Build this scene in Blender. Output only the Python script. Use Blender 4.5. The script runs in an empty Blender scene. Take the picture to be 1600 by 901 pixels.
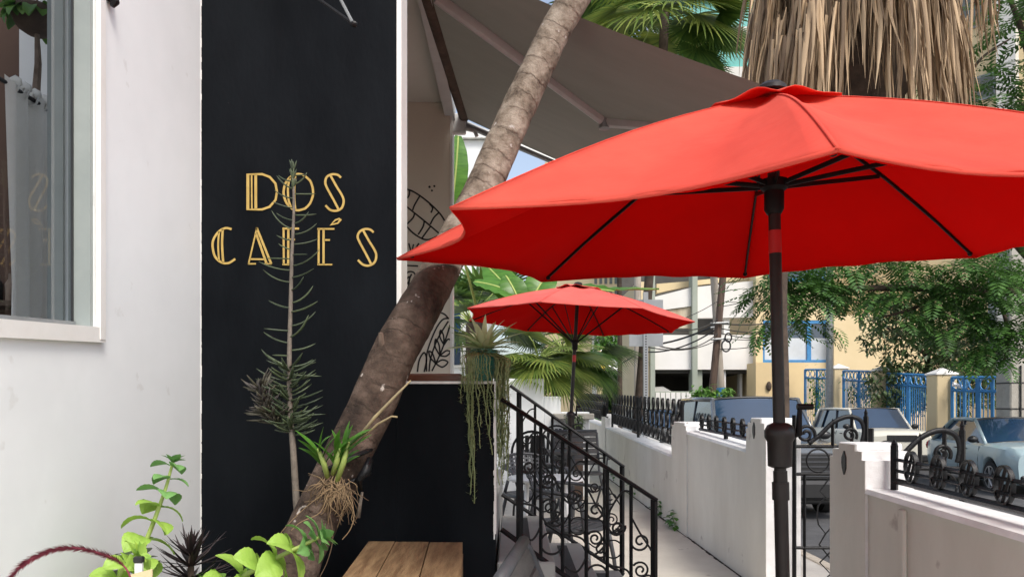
import bpy, math, random
from mathutils import Vector, Matrix
random.seed(7)
R = math.radians
sc = bpy.context.scene
col = sc.collection

# ------------------------------------------------------------------ camera
EYE = 1.22          # height of the lens above the patio (seated)
HZ = 635.0          # horizon row in the 1600 x 901 photograph
FPX = 1200.0        # focal length in those pixels
cam = bpy.data.cameras.new('camera')
cam.sensor_width = 36.0
cam.lens = 36.0 * FPX / 1600.0
cam.shift_y = (HZ - 450.5) / 1600.0
cam.clip_start = 0.05
cam.clip_end = 2000
camo = bpy.data.objects.new('camera', cam)
camo.location = (0, 0, EYE)
camo.rotation_euler = (R(90), 0, 0)
col.objects.link(camo)
sc.camera = camo

# ------------------------------------------------------------------ light
SUN_EL, SUN_AZ = 52.0, 150.0     # azimuth clockwise from +Y
wd = bpy.data.worlds.new('World')
sc.world = wd
wd.use_nodes = True
nt = wd.node_tree
nt.nodes.clear()
sky = nt.nodes.new('ShaderNodeTexSky')
sky.sky_type = 'NISHITA'
sky.sun_disc = False
sky.sun_elevation = R(SUN_EL)
sky.sun_rotation = R(SUN_AZ)
sky.air_density = 1.0
sky.dust_density = 3.0
sky.ozone_density = 0.6
bg = nt.nodes.new('ShaderNodeBackground')
bg.inputs['Strength'].default_value = 0.15
wo = nt.nodes.new('ShaderNodeOutputWorld')
hs = nt.nodes.new('ShaderNodeHueSaturation')     # thin bright cloud: a paler sky
hs.inputs['Saturation'].default_value = 0.75
nt.links.new(sky.outputs[0], hs.inputs['Color'])
nt.links.new(hs.outputs[0], bg.inputs[0])
nt.links.new(bg.outputs[0], wo.inputs[0])
sl = bpy.data.lights.new('sun', 'SUN')
sl.energy = 1.5
sl.angle = R(20)
sl.color = (1.0, 0.955, 0.89)
slo = bpy.data.objects.new('sun', sl)
d = Vector((math.sin(R(SUN_AZ)) * math.cos(R(SUN_EL)), math.cos(R(SUN_AZ)) * math.cos(R(SUN_EL)), math.sin(R(SUN_EL))))
slo.rotation_euler = (-d).to_track_quat('-Z', 'Y').to_euler()
slo.location = d * 30
col.objects.link(slo)
sc.view_settings.view_transform = 'Standard'
sc.view_settings.look = 'None'
sc.view_settings.gamma = 1.0
sc.view_settings.use_curve_mapping = False
sc.view_settings.exposure = 0.70
sc.render.engine = 'CYCLES'
sc.render.resolution_x, sc.render.resolution_y = 1024, 576

# ------------------------------------------------------------------ helpers
def P(px, py, Y):
    """point of the place seen at pixel (px, py) of the photograph, Y metres away"""
    return Vector(((px - 800.0) / FPX * Y, Y, EYE + (HZ - py) / FPX * Y))

def PX(px, X):          # distance at which a vertical plane x = X is met
    return X * FPX / (px - 800.0)

class MB:
    def __init__(s): s.v, s.f = [], []
    def add(s, vs, fs):
        o = len(s.v)
        s.v += [tuple(v) for v in vs]
        s.f += [tuple(i + o for i in f) for f in fs]
        return s
    def box(s, x0, x1, y0, y1, z0, z1, top=0.0):
        t = top
        vs = [(x0, y0, z0), (x1, y0, z0), (x1, y1, z0), (x0, y1, z0), (x0 + t, y0 + t, z1), (x1 - t, y0 + t, z1), (x1 - t, y1 - t, z1), (x0 + t, y1 - t, z1)]
        return s.add(vs, [(3, 2, 1, 0), (4, 5, 6, 7), (0, 1, 5, 4), (1, 2, 6, 5), (2, 3, 7, 6), (3, 0, 4, 7)])
    def hexa(s, vs):
        return s.add(vs, [(3, 2, 1, 0), (4, 5, 6, 7), (0, 1, 5, 4), (1, 2, 6, 5), (2, 3, 7, 6), (3, 0, 4, 7)])
    def bbox(s, x0, x1, y0, y1, z0, z1, b=0.01):
        """box with chamfered edges"""
        def ring(z, i): return [(x0 + i, y0 + b, z), (x0 + b, y0 + i, z), (x1 - b, y0 + i, z), (x1 - i, y0 + b, z), (x1 - i, y1 - b, z), (x1 - b, y1 - i, z), (x0 + b, y1 - i, z), (x0 + i, y1 - b, z)]
        def inn(z): return [(x0 + b, y0 + b * 1.4, z), (x0 + b * 1.4, y0 + b, z), (x1 - b * 1.4, y0 + b, z), (x1 - b, y0 + b * 1.4, z), (x1 - b, y1 - b * 1.4, z), (x1 - b * 1.4, y1 - b, z), (x0 + b * 1.4, y1 - b, z), (x0 + b, y1 - b * 1.4, z)]
        rs = [inn(z0), ring(z0 + b, 0), ring(z1 - b, 0), inn(z1)]
        vs = sum(rs, [])
        fs = [tuple(range(7, -1, -1)), tuple(range(24, 32))]
        for k in range(3):
            for i in range(8):
                j = (i + 1) % 8
                fs.append((k * 8 + i, k * 8 + j, k * 8 + 8 + j, k * 8 + 8 + i))
        return s.add(vs, fs)
    def tube(s, pts, r, n=8, cap=True, flat=None):
        """tube along pts; r a number or a list; flat=(a,b) scales the section"""
        pts = [Vector(p) for p in pts]
        m = len(pts)
        rs = r if isinstance(r, (list, tuple)) else [r] * m
        up = Vector((0, 0, 1))
        t0 = (pts[1] - pts[0]).normalized()
        if abs(t0.dot(up)) > 0.95: up = Vector((0, 1, 0))
        a = t0.cross(up).normalized()
        vs, fs = [], []
        for i, p in enumerate(pts):
            t = (pts[min(i + 1, m - 1)] - pts[max(i - 1, 0)])
            if t.length < 1e-9: t = t0
            t.normalize()
            a = (a - t * a.dot(t))
            if a.length < 1e-6: a = t.orthogonal()
            a.normalize()
            b = t.cross(a)
            for k in range(n):
                an = 2 * math.pi * k / n
                ca, sa = math.cos(an), math.sin(an)
                if flat: ca, sa = ca * flat[0], sa * flat[1]
                vs.append(p + (a * ca + b * sa) * rs[i])
        for i in range(m - 1):
            for k in range(n):
                j = (k + 1) % n
                fs.append((i * n + k, i * n + j, i * n + n + j, i * n + n + k))
        if cap:
            fs.append(tuple(range(n - 1, -1, -1)))
            fs.append(tuple(range((m - 1) * n, m * n)))
        return s.add(vs, fs)
    def bar(s, p, q, w, h=None):
        """square bar from p to q"""
        return s.tube([p, q], w * 0.7071, 4)
    def lathe(s, prof, c=(0, 0, 0), n=20):
        vs, fs = [], []
        for (r, z) in prof:
            for k in range(n):
                an = 2 * math.pi * k / n
                vs.append((c[0] + r * math.cos(an), c[1] + r * math.sin(an), c[2] + z))
        for i in range(len(prof) - 1):
            for k in range(n):
                j = (k + 1) % n
                fs.append((i * n + k, i * n + j, i * n + n + j, i * n + n + k))
        fs.append(tuple(range(n - 1, -1, -1)))
        fs.append(tuple(range((len(prof) - 1) * n, len(prof) * n)))
        return s.add(vs, fs)
    def ball(s, c, r, n=8, m=6, sq=(1, 1, 1)):
        prof = [(max(1e-4, math.sin(math.pi * i / m)), -math.cos(math.pi * i / m)) for i in range(m + 1)]
        o = len(s.v)
        s.lathe(prof, (0, 0, 0), n)
        for i in range(o, len(s.v)):
            x, y, z = s.v[i]
            s.v[i] = (c[0] + x * r * sq[0], c[1] + y * r * sq[1], c[2] + z * r * sq[2])
        return s
    def quad(s, a, b, c, d): return s.add([a, b, c, d], [(0, 1, 2, 3)])
    def grid(s, fn, nu, nv):
        vs = [fn(i / nu, j / nv) for i in range(nu + 1) for j in range(nv + 1)]
        fs = [(i * (nv + 1) + j, (i + 1) * (nv + 1) + j, (i + 1) * (nv + 1) + j + 1, i * (nv + 1) + j + 1) for i in range(nu) for j in range(nv)]
        return s.add(vs, fs)
    def prism(s, poly, ax, lo, hi):
        """polygon (2-tuples) extruded along axis ax from lo to hi"""
        def mk(u, v, w):
            return {'x': (w, u, v), 'y': (u, w, v), 'z': (u, v, w)}[ax]
        n = len(poly)
        vs = [mk(u, v, lo) for u, v in poly] + [mk(u, v, hi) for u, v in poly]
        fs = [tuple(range(n)), tuple(range(2 * n - 1, n - 1, -1))]
        for i in range(n):
            j = (i + 1) % n
            fs.append((j, i, n + i, n + j))
        return s.add(vs, fs)
    def ribbon(s, pts, w, nrm, thick=0.003, closed=False):
        """flat painted line along 3D pts lying in a plane of normal nrm"""
        pts = [Vector(p) for p in pts]
        nrm = Vector(nrm)
        n = len(pts)
        L, Rr = [], []
        for i, p in enumerate(pts):
            a = pts[(i - 1) % n] if (closed or i > 0) else p
            b = pts[(i + 1) % n] if (closed or i < n - 1) else p
            t = (b - a).normalized()
            sd = nrm.cross(t).normalized() * (w / 2)
            if 0 < i < n - 1 or closed:
                c1 = (p - a).normalized(); c2 = (b - p).normalized()
                k = max(0.5, math.sqrt(max(0.0, (1 + c1.dot(c2)) / 2)))
                sd = sd / k
            L.append(p + sd); Rr.append(p - sd)
        vs, fs = [], []
        for q in (L, Rr): vs += [v + nrm * thick for v in q]
        for q in (L, Rr): vs += list(q)
        m = n if closed else n - 1
        for i in range(m):
            j = (i + 1) % n
            fs += [(i, j, n + j, n + i), (2 * n + i, 2 * n + j, j, i), (n + i, n + j, 3 * n + j, 3 * n + i)]
        return s.add(vs, fs)
    def build(s, name, mat, parent=None, smooth=False, loc=None):
        me = bpy.data.meshes.new(name)
        vs = s.v
        me.from_pydata([tuple(v) for v in vs], [], s.f)
        me.materials.append(mat)
        if smooth == True:
            me.shade_smooth()
        elif smooth:
            me.shade_smooth()
            try: me.set_sharp_from_angle(angle=R(smooth))
            except Exception: pass
        o = bpy.data.objects.new(name, me)
        col.objects.link(o)
        if parent is not None: o.parent = parent
        if loc is not None: o.location = loc
        return o

def inst(src, name, parent, loc=(0, 0, 0), rot=(0, 0, 0), scale=(1, 1, 1)):
    o = bpy.data.objects.new(name, src.data)
    col.objects.link(o)
    o.parent = parent
    o.location, o.rotation_euler, o.scale = loc, rot, scale
    return o

def tag(o, label=None, cat=None, group=None, kind=None):
    if label: o['label'] = label
    if cat: o['category'] = cat
    if group: o['group'] = group
    if kind: o['kind'] = kind
    return o

def thing(name, label, cat, loc=(0, 0, 0), rz=0, group=None):
    o = bpy.data.objects.new(name, None)
    o.empty_display_size = 0.1
    o.location = loc
    o.rotation_euler = (0, 0, rz)
    col.objects.link(o)
    return tag(o, label, cat, group)

def copy_tree(o, parent=None):
    c = o.copy()
    col.objects.link(c)
    c.parent = parent
    for ch in [k for k in bpy.data.objects if k.parent == o]: copy_tree(ch, c)
    return c

def cat_rom(pts, n=6, closed=False):
    pts = [Vector(p) for p in pts]
    m = len(pts)
    out = []
    for i in range(m if closed else m - 1):
        g = lambda k: pts[k % m] if closed else pts[max(0, min(m - 1, k))]
        p0, p1, p2, p3 = g(i - 1), g(i), g(i + 1), g(i + 2)
        for k in range(n):
            t = k / n
            out.append(0.5 * ((2 * p1) + (p2 - p0) * t + (2 * p0 - 5 * p1 + 4 * p2 - p3) * t * t + (3 * p1 - p0 - 3 * p2 + p3) * t ** 3))
    if not closed: out.append(pts[-1])
    return out

# ------------------------------------------------------------------ materials
def mat(name, c, c2=None, rough=0.6, scale=6.0, bump=0.0, bscale=None, metal=0.0, island=False, trans=0.0, stretch=None, spec=0.5, detail=5, mixlo=0.35, mixhi=0.65, tcol=None, wear=None, coat=0.0, sheen=0.0):
    m = bpy.data.materials.new(name)
    m.use_nodes = True
    t = m.node_tree
    b = t.nodes['Principled BSDF']
    b.inputs['Roughness'].default_value = rough
    b.inputs['Metallic'].default_value = metal
    b.inputs['Specular IOR Level'].default_value = spec
    if sheen:
        b.inputs['Sheen Weight'].default_value = sheen
        b.inputs['Sheen Roughness'].default_value = 0.45
    if coat:
        b.inputs['Coat Weight'].default_value = coat
        b.inputs['Coat Roughness'].default_value = 0.05
    N, Lk = t.nodes.new, t.links.new
    tc = N('ShaderNodeTexCoord')
    src = tc.outputs['Object']
    if stretch:
        mp = N('ShaderNodeMapping')
        mp.inputs['Scale'].default_value = stretch
        Lk(src, mp.inputs[0]); src = mp.outputs[0]
    cs = None
    if c2 is None:
        c2 = tuple(min(1, x * 0.86) for x in c)
    nz = N('ShaderNodeTexNoise')
    nz.inputs['Scale'].default_value = scale
    nz.inputs['Detail'].default_value = detail
    nz.inputs['Roughness'].default_value = 0.62
    Lk(src, nz.inputs['Vector'])
    rp = N('ShaderNodeValToRGB')
    rp.color_ramp.elements[0].position = mixlo
    rp.color_ramp.elements[1].position = mixhi
    rp.color_ramp.elements[0].color = (*c2, 1)
    rp.color_ramp.elements[1].color = (*c, 1)
    if island:
        ge = N('ShaderNodeNewGeometry')
        ma = N('ShaderNodeMath'); ma.operation = 'MULTIPLY_ADD'
        ma.inputs[1].default_value = 0.8
        mb = N('ShaderNodeMath'); mb.operation = 'MULTIPLY'; mb.inputs[1].default_value = 0.2
        Lk(nz.outputs[0], mb.inputs[0])
        Lk(ge.outputs['Random Per Island'], ma.inputs[0]); Lk(mb.outputs[0], ma.inputs[2])
        rp.color_ramp.elements[0].position = 0.1
        rp.color_ramp.elements[1].position = 0.9
        Lk(ma.outputs[0], rp.inputs[0])
    else:
        Lk(nz.outputs[0], rp.inputs[0])
    cs = rp.outputs[0]
    if wear:      # (colour, scale, threshold): flecks and scuffs
        n2 = N('ShaderNodeTexNoise')
        n2.inputs['Scale'].default_value = wear[1]
        n2.inputs['Detail'].default_value = 8
        Lk(tc.outputs['Object'], n2.inputs['Vector'])
        r2 = N('ShaderNodeValToRGB')
        r2.color_ramp.elements[0].position = wear[2]
        r2.color_ramp.elements[1].position = min(1, wear[2] + 0.05)
        Lk(n2.outputs[0], r2.inputs[0])
        mx = N('ShaderNodeMix'); mx.data_type = 'RGBA'
        Lk(r2.outputs[0], mx.inputs['Factor'])
        Lk(cs, mx.inputs['A']); mx.inputs['B'].default_value = (*wear[0], 1)
        cs = mx.outputs['Result']
    Lk(cs, b.inputs['Base Color'])
    if bump:
        nb = N('ShaderNodeTexNoise')
        nb.inputs['Scale'].default_value = bscale or scale * 4
        nb.inputs['Detail'].default_value = 6
        Lk(src, nb.inputs['Vector'])
        bp = N('ShaderNodeBump')
        bp.inputs['Strength'].default_value = bump
        bp.inputs['Distance'].default_value = 0.01
        Lk(nb.outputs[0], bp.inputs['Height'])
        Lk(bp.outputs[0], b.inputs['Normal'])
    if trans:
        tr = N('ShaderNodeBsdfTranslucent')
        if tcol: tr.inputs[0].default_value = (*tcol, 1)
        else: Lk(cs, tr.inputs[0])
        ms = N('ShaderNodeMixShader')
        ms.inputs[0].default_value = trans
        Lk(b.outputs[0], ms.inputs[1]); Lk(tr.outputs[0], ms.inputs[2])
        Lk(ms.outputs[0], t.nodes['Material Output'].inputs[0])
    return m

def glass_mat(name, tint=(0.97, 0.975, 0.96), ior=1.75, rough=0.0):
    m = bpy.data.materials.new(name)
    m.use_nodes = True
    t = m.node_tree
    t.nodes.clear()
    N, Lk = t.nodes.new, t.links.new
    tr = N('ShaderNodeBsdfTransparent'); tr.inputs[0].default_value = (*tint, 1)
    gl = N('ShaderNodeBsdfGlossy'); gl.inputs['Roughness'].default_value = rough
    fr = N('ShaderNodeFresnel'); fr.inputs[0].default_value = ior
    ms = N('ShaderNodeMixShader')
    ou = N('ShaderNodeOutputMaterial')
    Lk(fr.outputs[0], ms.inputs[0]); Lk(tr.outputs[0], ms.inputs[1]); Lk(gl.outputs[0], ms.inputs[2])
    Lk(ms.outputs[0], ou.inputs[0])
    return m

M = {}
M['white_plaster'] = mat('white_plaster', (0.83, 0.85, 0.85), (0.77, 0.79, 0.79), 0.5, 2.2, 0.13, 14, wear=((0.72, 0.73, 0.72), 13, 0.68))
M['white_trim'] = mat('white_trim', (0.80, 0.79, 0.76), (0.74, 0.72, 0.68), 0.4, 5, 0.1, 40)
M['jamb'] = mat('grey_green_frame', (0.34, 0.37, 0.35), (0.28, 0.31, 0.295), 0.4, 4, 0.05)
M['black_paint'] = mat('black_paint', (0.0066, 0.0082, 0.0105), (0.0030, 0.0040, 0.0056), 0.6, 2.2, 0.10, 45, spec=0.07, stretch=(1.6, 1.6, 0.6), wear=((0.040, 0.040, 0.040), 38, 0.745))
M['gold'] = mat('gold_paint', (0.52, 0.36, 0.10), (0.42, 0.28, 0.07), 0.45, 20, 0.1)
M['mural_wall'] = mat('beige_wall', (0.72, 0.66, 0.56), (0.68, 0.62, 0.52), 0.7, 2, 0.1, 20)
M['ceiling'] = mat('ceiling_paint', (0.62, 0.59, 0.54), (0.58, 0.55, 0.50), 0.7, 2, 0.1, 20)
M['ink'] = mat('black_ink', (0.02, 0.018, 0.016), None, 0.6, 10)
M['brown_wall'] = mat('brown_wall', (0.10, 0.052, 0.032), (0.075, 0.038, 0.023), 0.7, 2)
M['curtain'] = mat('curtain_cloth', (0.92, 0.90, 0.84), (0.88, 0.86, 0.80), 0.9, 30, 0.15, 120, trans=0.12)
M['glass'] = glass_mat('window_glass')
M['dark_glass'] = mat('car_glass', (0.02, 0.05, 0.10), (0.016, 0.04, 0.08), 0.03, 1, spec=0.9)  # blue base colour paints in the sky mirrored by the glass
M['iron'] = mat('black_iron', (0.008, 0.008, 0.009), (0.005, 0.005, 0.006), 0.42, 40, 0.25, 90, spec=0.3, wear=((0.05, 0.035, 0.028), 30, 0.72))
M['dark_metal'] = mat('bronze_metal', (0.022, 0.017, 0.016), (0.017, 0.013, 0.012), 0.45, 20, 0.05, spec=0.35)
M['dark_rib'] = mat('umbrella_rib', (0.008, 0.006, 0.006), None, 0.5, 20, spec=0.15)
M['grey_metal'] = mat('grey_metal', (0.30, 0.31, 0.31), (0.24, 0.25, 0.25), 0.45, 12, metal=0.4)
M['alu'] = mat('awning_arm', (0.50, 0.50, 0.49), (0.45, 0.45, 0.44), 0.45, 12)
M['awning'] = mat('awning_cloth', (0.195, 0.18, 0.15), (0.175, 0.162, 0.134), 0.85, 3, 0.15, 200, trans=0.10, stretch=(0.6, 3, 1))
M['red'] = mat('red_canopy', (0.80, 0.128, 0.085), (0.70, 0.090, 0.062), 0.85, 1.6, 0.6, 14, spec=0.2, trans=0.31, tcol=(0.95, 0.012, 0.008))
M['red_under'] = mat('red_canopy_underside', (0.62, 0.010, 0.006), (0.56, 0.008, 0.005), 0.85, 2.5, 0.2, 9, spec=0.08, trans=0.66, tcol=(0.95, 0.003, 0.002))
M['red2'] = mat('faded_red_canopy', (0.76, 0.15, 0.125), (0.70, 0.12, 0.10), 0.8, 2.5, 0.4, 8, spec=0.2, trans=0.12, tcol=(0.8, 0.01, 0.01))
M['red_label'] = mat('red_label', (0.50, 0.02, 0.02), None, 0.4)
M['bark'] = mat('bark', (0.30, 0.235, 0.19), (0.11, 0.075, 0.055), 0.9, 9, 0.9, 26, stretch=(1, 1, 0.7), wear=((0.62, 0.58, 0.54), 17, 0.69))
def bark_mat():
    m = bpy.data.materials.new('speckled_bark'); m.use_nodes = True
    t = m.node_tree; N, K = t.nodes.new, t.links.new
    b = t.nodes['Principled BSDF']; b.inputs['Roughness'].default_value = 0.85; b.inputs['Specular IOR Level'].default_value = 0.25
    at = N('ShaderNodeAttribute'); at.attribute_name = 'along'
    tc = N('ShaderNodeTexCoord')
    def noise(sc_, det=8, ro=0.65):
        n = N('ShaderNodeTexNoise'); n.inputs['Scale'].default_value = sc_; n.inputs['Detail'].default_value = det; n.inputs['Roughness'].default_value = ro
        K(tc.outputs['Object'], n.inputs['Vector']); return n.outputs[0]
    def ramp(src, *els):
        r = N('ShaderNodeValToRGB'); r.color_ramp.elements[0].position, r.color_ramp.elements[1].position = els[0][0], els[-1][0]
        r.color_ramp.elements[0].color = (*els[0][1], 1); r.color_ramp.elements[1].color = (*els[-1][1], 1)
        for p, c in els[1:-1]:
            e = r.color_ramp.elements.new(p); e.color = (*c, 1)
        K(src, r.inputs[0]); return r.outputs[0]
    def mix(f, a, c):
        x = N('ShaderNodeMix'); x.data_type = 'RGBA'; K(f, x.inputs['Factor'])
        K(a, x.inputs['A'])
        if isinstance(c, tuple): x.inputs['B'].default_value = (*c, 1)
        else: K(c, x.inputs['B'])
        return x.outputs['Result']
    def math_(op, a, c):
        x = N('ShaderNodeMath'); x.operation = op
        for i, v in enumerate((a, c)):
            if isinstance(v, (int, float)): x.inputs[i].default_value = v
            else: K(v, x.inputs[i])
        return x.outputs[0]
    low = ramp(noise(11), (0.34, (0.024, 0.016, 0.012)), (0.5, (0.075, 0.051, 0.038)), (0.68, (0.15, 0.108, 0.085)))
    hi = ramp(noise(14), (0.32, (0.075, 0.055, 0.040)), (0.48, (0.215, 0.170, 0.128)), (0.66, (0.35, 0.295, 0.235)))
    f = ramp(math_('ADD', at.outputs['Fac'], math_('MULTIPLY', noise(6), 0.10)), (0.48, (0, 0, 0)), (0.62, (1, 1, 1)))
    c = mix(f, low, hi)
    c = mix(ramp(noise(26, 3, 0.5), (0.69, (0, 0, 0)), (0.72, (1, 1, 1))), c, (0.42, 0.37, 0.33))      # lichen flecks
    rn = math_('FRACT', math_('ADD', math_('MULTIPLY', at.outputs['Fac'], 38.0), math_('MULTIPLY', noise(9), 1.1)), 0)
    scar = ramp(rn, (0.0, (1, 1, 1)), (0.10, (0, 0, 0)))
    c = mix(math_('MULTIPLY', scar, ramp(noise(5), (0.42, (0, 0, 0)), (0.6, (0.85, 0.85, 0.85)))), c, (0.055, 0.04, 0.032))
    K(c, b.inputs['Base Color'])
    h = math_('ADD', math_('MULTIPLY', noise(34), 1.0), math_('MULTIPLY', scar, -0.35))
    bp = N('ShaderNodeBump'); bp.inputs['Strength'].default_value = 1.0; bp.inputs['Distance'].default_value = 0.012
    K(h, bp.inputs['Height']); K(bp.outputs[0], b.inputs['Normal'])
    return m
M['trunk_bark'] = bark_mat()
M['bark_dark'] = mat('bark_dark', (0.10, 0.07, 0.05), (0.05, 0.035, 0.025), 0.9, 8, 0.8, 24)
M['wood'] = mat('weathered_boards', (0.34, 0.225, 0.115), (0.17, 0.10, 0.048), 0.65, 5, 0.35, 40, stretch=(9, 0.8, 9), wear=((0.10, 0.065, 0.045), 6, 0.66))
M['red_wood'] = mat('varnished_wood', (0.17, 0.06, 0.028), (0.12, 0.04, 0.02), 0.3, 6, 0.1, stretch=(1, 10, 10))
M['concrete'] = mat('patio_concrete', (0.63, 0.59, 0.515), (0.53, 0.49, 0.425), 0.85, 1.5, 0.3, 60, wear=((0.40, 0.36, 0.32), 6, 0.64))
M['step'] = mat('grey_step_paint', (0.33, 0.33, 0.315), (0.28, 0.28, 0.27), 0.6, 5, 0.15, 60)
M['strip'] = mat('grip_strip', (0.045, 0.048, 0.05), None, 0.9, 60, 0.4, 200)
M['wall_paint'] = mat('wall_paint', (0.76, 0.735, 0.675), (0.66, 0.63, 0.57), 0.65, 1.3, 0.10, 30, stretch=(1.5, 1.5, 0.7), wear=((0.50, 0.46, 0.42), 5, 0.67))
M['wall_white'] = mat('wall_cap_white', (0.84, 0.84, 0.84), (0.70, 0.69, 0.68), 0.55, 5, 0.4, 30, wear=((0.30, 0.26, 0.23), 10, 0.69))
M['asphalt'] = mat('asphalt', (0.085, 0.085, 0.088), (0.055, 0.055, 0.058), 0.85, 3, 0.5, 80, wear=((0.16, 0.155, 0.15), 40, 0.66))
M['sidewalk'] = mat('sidewalk', (0.38, 0.36, 0.33), (0.30, 0.28, 0.26), 0.9, 2, 0.3, 60)
M['soil'] = mat('soil', (0.06, 0.042, 0.03), (0.03, 0.02, 0.015), 0.95, 20, 0.9, 60)
M['ground'] = mat('ground', (0.18, 0.17, 0.14), (0.12, 0.12, 0.09), 0.95, 0.5)
M['yellow'] = mat('yellow_stucco', (0.72, 0.55, 0.30), (0.66, 0.50, 0.27), 0.75, 1.2, 0.15, 25)
M['cream'] = mat('cream_stucco', (0.70, 0.57, 0.35), (0.64, 0.51, 0.30), 0.75, 0.4, 0.1, 20)
M['garage_white'] = mat('garage_white', (0.76, 0.74, 0.70), (0.68, 0.66, 0.61), 0.75, 0.5, 0.1, 10)
M['garage_stain'] = mat('garage_stained', (0.62, 0.54, 0.40), (0.40, 0.31, 0.20), 0.8, 1.2, 0.2, 10, stretch=(3, 3, 0.5))
M['garage_green'] = mat('garage_green', (0.34, 0.37, 0.31), (0.29, 0.32, 0.26), 0.75, 1)
M['garage_dark'] = mat('garage_inside', (0.10, 0.095, 0.085), (0.07, 0.065, 0.06), 0.9, 1)
M['blue'] = mat('blue_metal', (0.05, 0.24, 0.50), (0.04, 0.19, 0.42), 0.45, 5)
M['teal'] = mat('teal_panel', (0.16, 0.50, 0.45), (0.13, 0.43, 0.40), 0.4, 1)
M['pole_wood'] = mat('pole_wood', (0.13, 0.085, 0.062), (0.065, 0.042, 0.032), 0.9, 5, 0.4, 20, stretch=(4, 4, 0.4))
M['pole_grey'] = mat('pole_grey', (0.42, 0.37, 0.31), (0.31, 0.27, 0.22), 0.9, 5, 0.4, 20, stretch=(4, 4, 0.4))
M['pole_concrete'] = mat('pole_concrete', (0.44, 0.42, 0.37), (0.33, 0.31, 0.27), 0.9, 2, 0.3, 20)
M['wire'] = mat('black_wire', (0.03, 0.03, 0.03), None, 0.6)
M['chair_dark'] = mat('dark_grey_paint', (0.055, 0.058, 0.064), (0.042, 0.044, 0.05), 0.5, 12, 0.1, 60)
M['chair_slat'] = mat('grey_slats', (0.085, 0.085, 0.084), (0.05, 0.05, 0.05), 0.6, 6, 0.2, 40, stretch=(1.5, 10, 10))
M['plastic_black'] = mat('black_plastic', (0.02, 0.02, 0.021), None, 0.35, 10)
M['plastic_white'] = mat('white_plastic', (0.85, 0.85, 0.85), None, 0.3, 4)
M['pot_green'] = mat('green_pot', (0.02, 0.20, 0.15), (0.015, 0.16, 0.12), 0.35, 5)
M['terracotta'] = mat('terracotta', (0.34, 0.15, 0.08), (0.26, 0.11, 0.06), 0.8, 8)
M['lime'] = mat('lime_leaf', (0.42, 0.60, 0.10), (0.20, 0.40, 0.07), 0.5, 8, 0.4, 60, island=True, trans=0.25)
M['lime_stem'] = mat('lime_stem', (0.36, 0.46, 0.12), None, 0.5, 8)
M['mint'] = mat('tip_leaf', (0.20, 0.40, 0.12), (0.13, 0.30, 0.09), 0.5, 8, 0.3, 60, island=True, trans=0.2)
M['dark_leaf'] = mat('dark_leaf', (0.045, 0.028, 0.028), (0.022, 0.016, 0.018), 0.45, 8, island=True)
M['grey_leaf'] = mat('grey_green_leaf', (0.095, 0.125, 0.06), (0.042, 0.062, 0.035), 0.5, 8, island=True, trans=0.1)
M['olive_leaf'] = mat('purple_green_leaf', (0.085, 0.08, 0.05), (0.045, 0.036, 0.036), 0.5, 8, island=True, trans=0.1)
M['stem_grey'] = mat('grey_stem', (0.19, 0.16, 0.13), (0.12, 0.10, 0.08), 0.8, 30, 0.4, 60)
M['orchid'] = mat('orchid_leaf', (0.10, 0.27, 0.03), (0.04, 0.13, 0.018), 0.4, 8, island=True, trans=0.2)
M['root'] = mat('pale_root', (0.30, 0.205, 0.11), (0.11, 0.07, 0.04), 0.8, 20, island=True)
M['cane'] = mat('dry_cane', (0.40, 0.32, 0.17), (0.26, 0.21, 0.12), 0.6, 20)
M['burgundy'] = mat('burgundy_bristle', (0.25, 0.035, 0.06), (0.12, 0.015, 0.03), 0.8, 30, island=True)
M['string'] = mat('string_leaf', (0.34, 0.39, 0.18), (0.19, 0.24, 0.10), 0.55, 10, island=True, trans=0.15)
M['varieg'] = mat('variegated_leaf', (0.72, 0.74, 0.48), (0.30, 0.46, 0.15), 0.45, 8, island=True, trans=0.2)
M['palm'] = mat('palm_leaf', (0.13, 0.225, 0.042), (0.04, 0.10, 0.022), 0.42, 3, island=True, trans=0.3)
M['palm_yel'] = mat('palm_leaf_yellow', (0.29, 0.34, 0.07), (0.11, 0.19, 0.036), 0.45, 3, island=True, trans=0.3)
M['banana'] = mat('banana_leaf', (0.11, 0.27, 0.035), (0.06, 0.17, 0.022), 0.35, 6, trans=0.35, stretch=(1, 1, 6))
M['thatch'] = mat('dry_frond', (0.60, 0.43, 0.26), (0.125, 0.078, 0.044), 0.75, 6, island=True, trans=0.12)
M['feather'] = mat('feather_leaf', (0.09, 0.205, 0.038), (0.032, 0.09, 0.018), 0.5, 3, island=True, trans=0.3)
M['broad'] = mat('broad_leaf', (0.10, 0.15, 0.05), (0.03, 0.055, 0.02), 0.45, 3, island=True, trans=0.2)
M['bush'] = mat('bush_leaf', (0.16, 0.32, 0.05), (0.07, 0.19, 0.03), 0.5, 3, island=True, trans=0.3)
M['flower'] = mat('yellow_flower', (0.80, 0.42, 0.03), (0.60, 0.55, 0.05), 0.6, 3, island=True)
M['tyre'] = mat('tyre', (0.018, 0.018, 0.018), None, 0.85, 20)
M['rim'] = mat('alloy', (0.55, 0.56, 0.57), None, 0.3, 10, metal=0.8)
M['car_blue'] = mat('car_blue_grey', (0.36, 0.47, 0.50), (0.35, 0.46, 0.49), 0.28, 1, coat=0.6)
M['car_white'] = mat('car_offwhite', (0.80, 0.77, 0.66), (0.78, 0.75, 0.64), 0.3, 1, coat=0.5)
M['car_silver'] = mat('car_silver', (0.12, 0.13, 0.14), (0.11, 0.12, 0.13), 0.25, 1, coat=0.6)
M['car_plain'] = mat('car_plain_white', (0.75, 0.75, 0.74), None, 0.3, 1, coat=0.5)
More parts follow.
